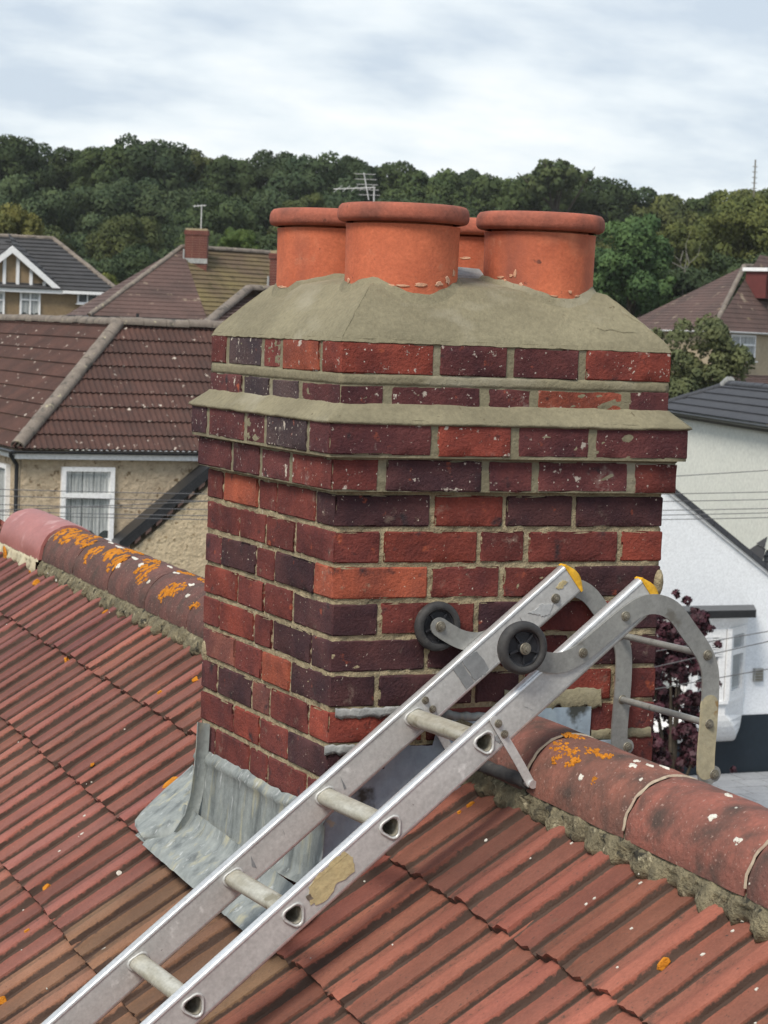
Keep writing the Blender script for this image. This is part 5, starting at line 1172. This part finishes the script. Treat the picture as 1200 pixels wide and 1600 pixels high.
# ================================================================ OVERHEAD WIRES
def cable(p, q, sag, lab, r=.0055):
    p, q = Vector(p), Vector(q); c = p.lerp(q, .5); mb = MB()
    mb.tube([p.lerp(q, t)-Z_*sag*4*t*(1-t)-p for t in [k/40 for k in range(41)]], r, 6)
    o = mb.build('overhead_cable', M['cable']); o.location = p; tag(o, lab, 'cable', 'overhead cables crossing behind the stack')
def wire(yl, yr, b0, b1, lab, sag=.25, r=.005): cable(at(-500, yl-.012*500, b0), at(1900, yr+.0*700, b1), sag, lab, r)
for (yl, yr, b0, b1, lab) in ((757,739,27,29,'topmost overhead cable across the pebbledash wall and behind the stack'),
        (766,752,27.5,28,'second overhead cable down, just below the topmost'),
        (779,766,27,28,'third overhead cable down, crossing the white window'),
        (792,770,26.5,28.5,'fourth overhead cable down, crossing the lower window pane'),
        (797,779,27,29,'lowest of the five close overhead cables')): wire(yl-6, yr+2, b0, b1, lab)
cable(at(-400,812,30), at(1700,700,34), .1, 'thin slanting overhead cable that crosses the five others', .006)
for (y0_, y1_, lab) in ((998,987,'upper service wire beside the bay window'), (1017,1003,'middle service wire beside the bay window'), (1057,1046,'lowest service wire, level with the wall vent')):
    sl = (y1_-y0_)/62; cable(at(1010, y0_-125*sl, 33), at(1700, y0_+565*sl, 30), .0, lab, .007)

# ================================================================ TREES
def leaf_mesh(name, centres, n, lsz, seed, squash=1., mt='leaf'):
    """many leaf-cluster faces spread through overlapping clumps: centres = [(x, y, z, r)]"""
    g = np.random.default_rng(seed); C_ = np.array(centres); wgt = C_[:,3]**2; idx = g.choice(len(C_), n, p=wgt/wgt.sum())
    dr = g.normal(size=(n,3)); dr /= np.linalg.norm(dr, axis=1)[:,None]; dr[:,2] = np.abs(dr[:,2])*np.where(g.random(n) < .78, 1, -1)
    rad = C_[idx,3]*(.66+.46*g.random(n)); pos = C_[idx,:3]+dr*rad[:,None]*np.array([1,1,squash])
    nv = dr+.9*g.normal(size=(n,3)); nv /= np.linalg.norm(nv, axis=1)[:,None]
    nv *= np.where((nv*dr).sum(1) < 0, -1, 1)[:,None]
    a = np.cross(nv, g.normal(size=(n,3))); a /= np.linalg.norm(a, axis=1)[:,None]; b = np.cross(nv, a)
    sz = lsz*(.55+.8*g.random(n))[:,None]; el = (.6+.5*g.random(n))[:,None]
    v = np.stack([pos-a*sz, pos-b*sz*el+nv*sz*.2, pos+a*sz, pos+b*sz*el-nv*sz*.15], 1).reshape(-1,3)
    me = bpy.data.meshes.new(name); me.vertices.add(4*n); me.vertices.foreach_set('co', v.ravel()); me.loops.add(4*n)
    me.loops.foreach_set('vertex_index', np.arange(4*n)); me.polygons.add(n); me.polygons.foreach_set('loop_start', np.arange(n)*4); me.polygons.foreach_set('loop_total', np.full(n,4))
    me.materials.append(M[mt]); me.update(); me.validate()
    cn = dr+.28*nv; cn /= np.linalg.norm(cn, axis=1)[:,None]; me.normals_split_custom_set(np.repeat(cn, 4, axis=0).tolist()); return me
def crown_centres(seed, rx, rz, zc, k=26, r0=.24, r1=.42):
    g = random.Random(seed); o_ = []
    for i in range(k):
        while True:
            x, y, z = (g.uniform(-1,1) for _ in range(3))
            if .25 < x*x+y*y+z*z < 1: break
        r_ = rx*g.uniform(r0, r1); o_.append((x*(rx-r_*.6), y*(rx-r_*.6), zc+z*(rz-r_*.6), r_))
    o_.append((0, 0, zc, rx*.55)); return o_
protos = []
for k in range(6):
    a = [(4.4,4.6,8.6),(5.,4.6,8.8),(3.9,5.2,9.4),(4.7,4.2,8.2),(3.5,5.0,9.),(4.2,4.7,8.8)][k]
    cen = crown_centres(100+k, a[0], a[1], a[2], 44, .17, .36)
    cme = leaf_mesh('crown', cen, 24000, .15, 200+k)
    tb = MB(); tb.tube([(0,0,-1.5),(.1,0,2.5),(0,.1,5.5),(.1,0,a[2]+1)], [.42,.32,.25,.10], 8)
    for q in range(6):
        c_ = cen[q]; tb.tube([(0,0,4+q*.5), (c_[0]*.5, c_[1]*.5, (4+q*.5+c_[2])/2), (c_[0], c_[1], c_[2])], [.16,.10,.04], 6)
    protos.append((cme, tb.mesh('trunk', M['bark']), a[2]+a[1]))
def tree(px_, py_, b_, proto, tone, lab, scale=None, rz=None, group='trees of the wood behind the houses', width=None):
    cme, tme, H0 = protos[proto]; top = at(px_, py_, b_); v = top-Vector((CX, CY, 0)); gr = gz(v.dot(rth), v.dot(fwh))
    sc = scale or max(.45, (top.z-gr)/H0); base = Vector((top.x, top.y, top.z-H0*sc))
    o = empty('tree', base, lab, 'tree', group); o.scale = ((width or sc),(width or sc),sc); o.rotation_euler = (0,0,rz if rz is not None else rnd.uniform(0,6.28))
    for nm, me in (('crown', cme), ('trunk', tme)):
        c_ = bpy.data.objects.new(nm, me); put(c_, o); c_.color = (*tone, 1)
    return o
LINE = [(-60,215),(0,208),(60,222),(120,232),(160,215),(230,207),(270,235),(310,228),(370,246),(400,236),(440,228),(490,240),(540,237),(600,242),(660,258),(700,252),(760,262),(800,270),(850,272),(890,262),(930,276),(980,288),(1010,286),(1040,303),(1090,300),(1140,285),(1200,280),(1270,285)]
def line_y(x):
    for (a, b), (c, d_) in zip(LINE, LINE[1:]):
        if a <= x <= c: return b+(d_-b)*(x-a)/(c-a)
    return 285
tones = [((0.063,0.089,0.042),'dark green'), ((0.078,0.107,0.046),'mid green'), ((0.116,0.131,0.052),'yellowish green'), ((0.057,0.082,0.044),'deep green'), ((0.098,0.116,0.048),'olive green'), ((0.074,0.102,0.055),'bluish green')]
rows_t = [(0, 205, 62, 'on the skyline'), (62, 182, 66, 'in the second rank'), (128, 162, 72, 'half-way down'), (190, 142, 76, 'in the front rank')]
tr = random.Random(5)
ZONES = [(-60,'beyond the left edge'),(0,'at the left edge'),(45,'over the timbered gable'),(90,'over the slate ridge end'),(135,'over the slate hip'),(180,'right of the slate hip'),(225,'left of the far brick chimney'),(268,'just left of the small aerial'),(315,'over the small aerial'),(360,'just right of the small aerial'),(405,'over the end of the mossy ridge'),(450,'over the left clay pot'),(495,'left of the crossed aerial'),(545,'over the crossed aerial'),(590,'over the front pot rim'),(640,'right of the crossed aerial'),(690,'over the front pot rim end'),(740,'over the gap between the pots'),(790,'left over the right pot'),(840,'over the right pot'),(885,'by the thin open tree'),(930,'right over the right pot'),(980,'above the rounded pale tree'),(1030,'right of the rounded pale tree'),(1080,'above the dead branches'),(1130,'left of the radio mast'),(1178,'at the radio mast'),(1225,'at the right edge'),(1270,'beyond the right edge')]
seen = set()
def ulab(t, x):
    for extra in ('', ', the next one right', ', the further right of them', ', rightmost of its cluster'):
        if t+extra not in seen: seen.add(t+extra); return t+extra
    return t
for ri, (dy, b_, step, where) in enumerate(rows_t):
    x = -70+ri*23
    while x < 1290:
        xx = x+tr.uniform(-12, 12); ly = line_y(min(max(xx, -60), 1270))+dy+tr.uniform(-9, 9)*(1 if ri else .5)
        if ri and xx > 900: ly += 4*ri
        side = max(0, min(1, (xx-850)/300)); ti = tr.choice([0,0,1,3,3,5,4]) if tr.random() > side*.75 else tr.choice([2,4,1,2])
        if ri == 0 and 240 < xx < 320: ti = 2
        t_, nm = tones[ti]; f = tr.uniform(.85, 1.2); t_ = tuple(c*f for c in t_)
        zone = min(ZONES, key=lambda z: abs(z[0]-xx))[1]
        tree(xx, ly, b_+tr.uniform(-5, 5), tr.randrange(6), t_, ulab(f'{nm} tree {where}, {zone}', xx), scale=tr.uniform(.72, 1.0)*b_/205*1.05)
        x += step
for i, (x, y, b_) in enumerate(((-20,400,125),(60,405,128),(150,400,126),(240,380,130),(330,370,128),(400,372,126),(480,380,130),(570,380,128),(660,380,128),(760,385,130),(860,390,128),(920,395,130),(1075,410,118),(1130,395,128),(1190,392,130),(1250,400,128))):
    tree(x, y, b_, i % 6, tones[[3,0,5][i % 3]][0], f'shaded {tones[[3,0,5][i%3]][1]} tree low at the foot of the wood, ' + ['left of the timbered house','behind the timbered gable','behind the dark hip','beside the far chimney','behind the mossy roof','right of the far chimney','behind the left pot','behind the front pot','behind the middle pots','behind the right pot','right of the right pot','beside the rounded pale tree','left of the beige roof','behind the beige roof','behind the red dormer','beyond the right edge'][i], scale=.62)
tree(990, 327, 112, 4, (.10,.165,.07), 'rounded lighter green tree standing in front of the wood, right of the stack', scale=.62, width=.60, group=None)
tree(938, 385, 116, 2, (.085,.14,.062), 'smaller green tree touching the right clay pot, beside the rounded tree', scale=.42, group=None)
tree(5, 316, 108, 3, (.17,.165,.06), 'olive yellow tree over the roof of the timbered house', scale=.50, width=.44, group=None)
tree(157, 424, 100, 0, (.15,.17,.05), 'low yellow green bush between the slate roof and the brown roof', scale=.22, group=None)
tree(372, 356, 88, 1, (.12,.17,.06), 'light green shrub beside the mossy roof', scale=.17, group=None)
tree(1165, 300, 132, 1, (.14,.155,.055), 'yellow green tree above the red dormer', scale=.66, group=None)
tree(1075, 345, 128, 0, (.12,.135,.05), 'olive tree left of the beige roof apex', scale=.5, group=None)
# airy tree on the skyline
cen = crown_centres(900, 3.4, 2.0, 8.5, 26, .12, .22); cme = leaf_mesh('crown', cen, 2600, .2, 901); pr = (cme, protos[1][1], 10.5); protos.append(pr)
tree(872, 250, 196, 6, (.09,.115,.055), 'thin open-crowned tree breaking the skyline above the right pot', scale=.95, group=None)
# dead branches
o = empty('dead_tree', at(1068,430,117), 'bare pale dead branches in front of the dark wood at right', 'dead tree'); mb = MB(); k_ = 117/F_PX
for pts in (((0,-40),(0,0),(-6,22),(-18,34)), ((0,0),(8,18),(22,32),(26,50)), ((0,0),(4,26),(2,48),(10,70)), ((-6,22),(-2,38)), ((8,18),(4,34)), ((0,10),(-24,22),(-34,50))):
    mb.tube([rth*(x*k_)+Z_*(y*k_)+fwh*(.1*i) for i, (x, y) in enumerate(pts)], [.035*(1-.25*i) for i in range(len(pts))], 6)
mb.build('branch', M['dead_wood'], o)
# radio mast on the horizon
o = empty('radio_mast', at(1178,300,190), 'thin radio mast poking above the trees at top right', 'mast'); mb = MB(); mb.tube([(0,0,-6),(0,0,50*190/F_PX)], .07, 6); mb.build('pole', M['bolt'], o)
mb = MB()
for k in range(5): mb.tube([(-.25,0,.3+k*.45),(.25,0,.3+k*.45)], .03, 4)
mb.build('rung', M['bolt'], o)
# bush behind the stack on the right: fine pale-green twiggy leaves
def shrub(lab, px_, py_, b_, blobs, n, lsz, tone, mt, seed, base_z, name='bush', cat='bush', stems=6):
    k_ = b_/F_PX; c0_ = at(px_, py_, b_); o = empty(name, (c0_.x, c0_.y, base_z), lab, cat); cen = []
    g = random.Random(seed)
    for (x, y, r_, dpt) in blobs:
        p = c0_+rth*(x*k_)-Z_*(y*k_)+fwh*dpt; cen.append((*(p-o.location), r_*k_))
    me = leaf_mesh('foliage', cen, n, lsz, seed, 1., mt); f = bpy.data.objects.new('foliage', me); put(f, o); f.color = (*tone, 1)
    mb = MB()
    for q in range(stems):
        c_ = cen[q % len(cen)]; mb.tube([(0,0,-.3), (c_[0]*.4, c_[1]*.4, c_[2]*.5), c_[:3]], [.06,.045,.015], 6)
    mb.build('stem', M['bark'], o); return o
g = random.Random(77); bl = []
while len(bl) < 110:
    x, y = g.uniform(-110, 92), g.uniform(-82, 95)
    if y > -62+.0055*(x-15)**2*(1.25 if x > 15 else .55)+g.uniform(-12, 6): bl.append((x, y, g.uniform(11, 22), g.uniform(-1.2, 1.2)))
shrub('loose grey green bush between the stack and the black tiled roof', 1070, 568, 74, bl, 30000, .060, (.15,.165,.085), 'leaf', 31, -6)
g = random.Random(78)
bl = []
for _ in range(120):
    y = g.uniform(-85, 150); wv = 30+22*math.sin((y+85)/235*math.pi); bl.append((g.uniform(-wv*1.3, wv), y, g.uniform(7,15), g.uniform(-.4,.4)))
bl += [(-8,-122,6,0),(10,-112,7,0),(-14,-100,8,.1),(48,-70,6,0),(62,-45,6,0),(54,-12,6,.1),(40,-88,6,0),(66,18,5,0),(30,-60,9,0),(95,152,4,0),(60,150,6,0),(22,-96,6,0)]
shrub('dark purple leaved plum tree between the stack and the white bay window', 1058, 1050, 39, bl, 15000, .042, (1,1,1), 'plum_leaf', 32, GZ, 'plum_tree', 'tree', 14)

# ================================================================ AIR
m_ = bpy.data.materials.new('haze'); m_.use_nodes = True; t = m_.node_tree; t.nodes.remove(t.nodes['Principled BSDF'])
v = t.nodes.new('ShaderNodeVolumePrincipled'); v.inputs['Density'].default_value = .00014; v.inputs['Color'].default_value = (.95,.97,1,1); v.inputs['Anisotropy'].default_value = .0
t.links.new(v.outputs[0], t.nodes['Material Output'].inputs['Volume'])
mb = MB(); mb.box((-220, -120, -12), (330, 330, 27)); hz = mb.build('haze', m_); tag(hz, kind='stuff')
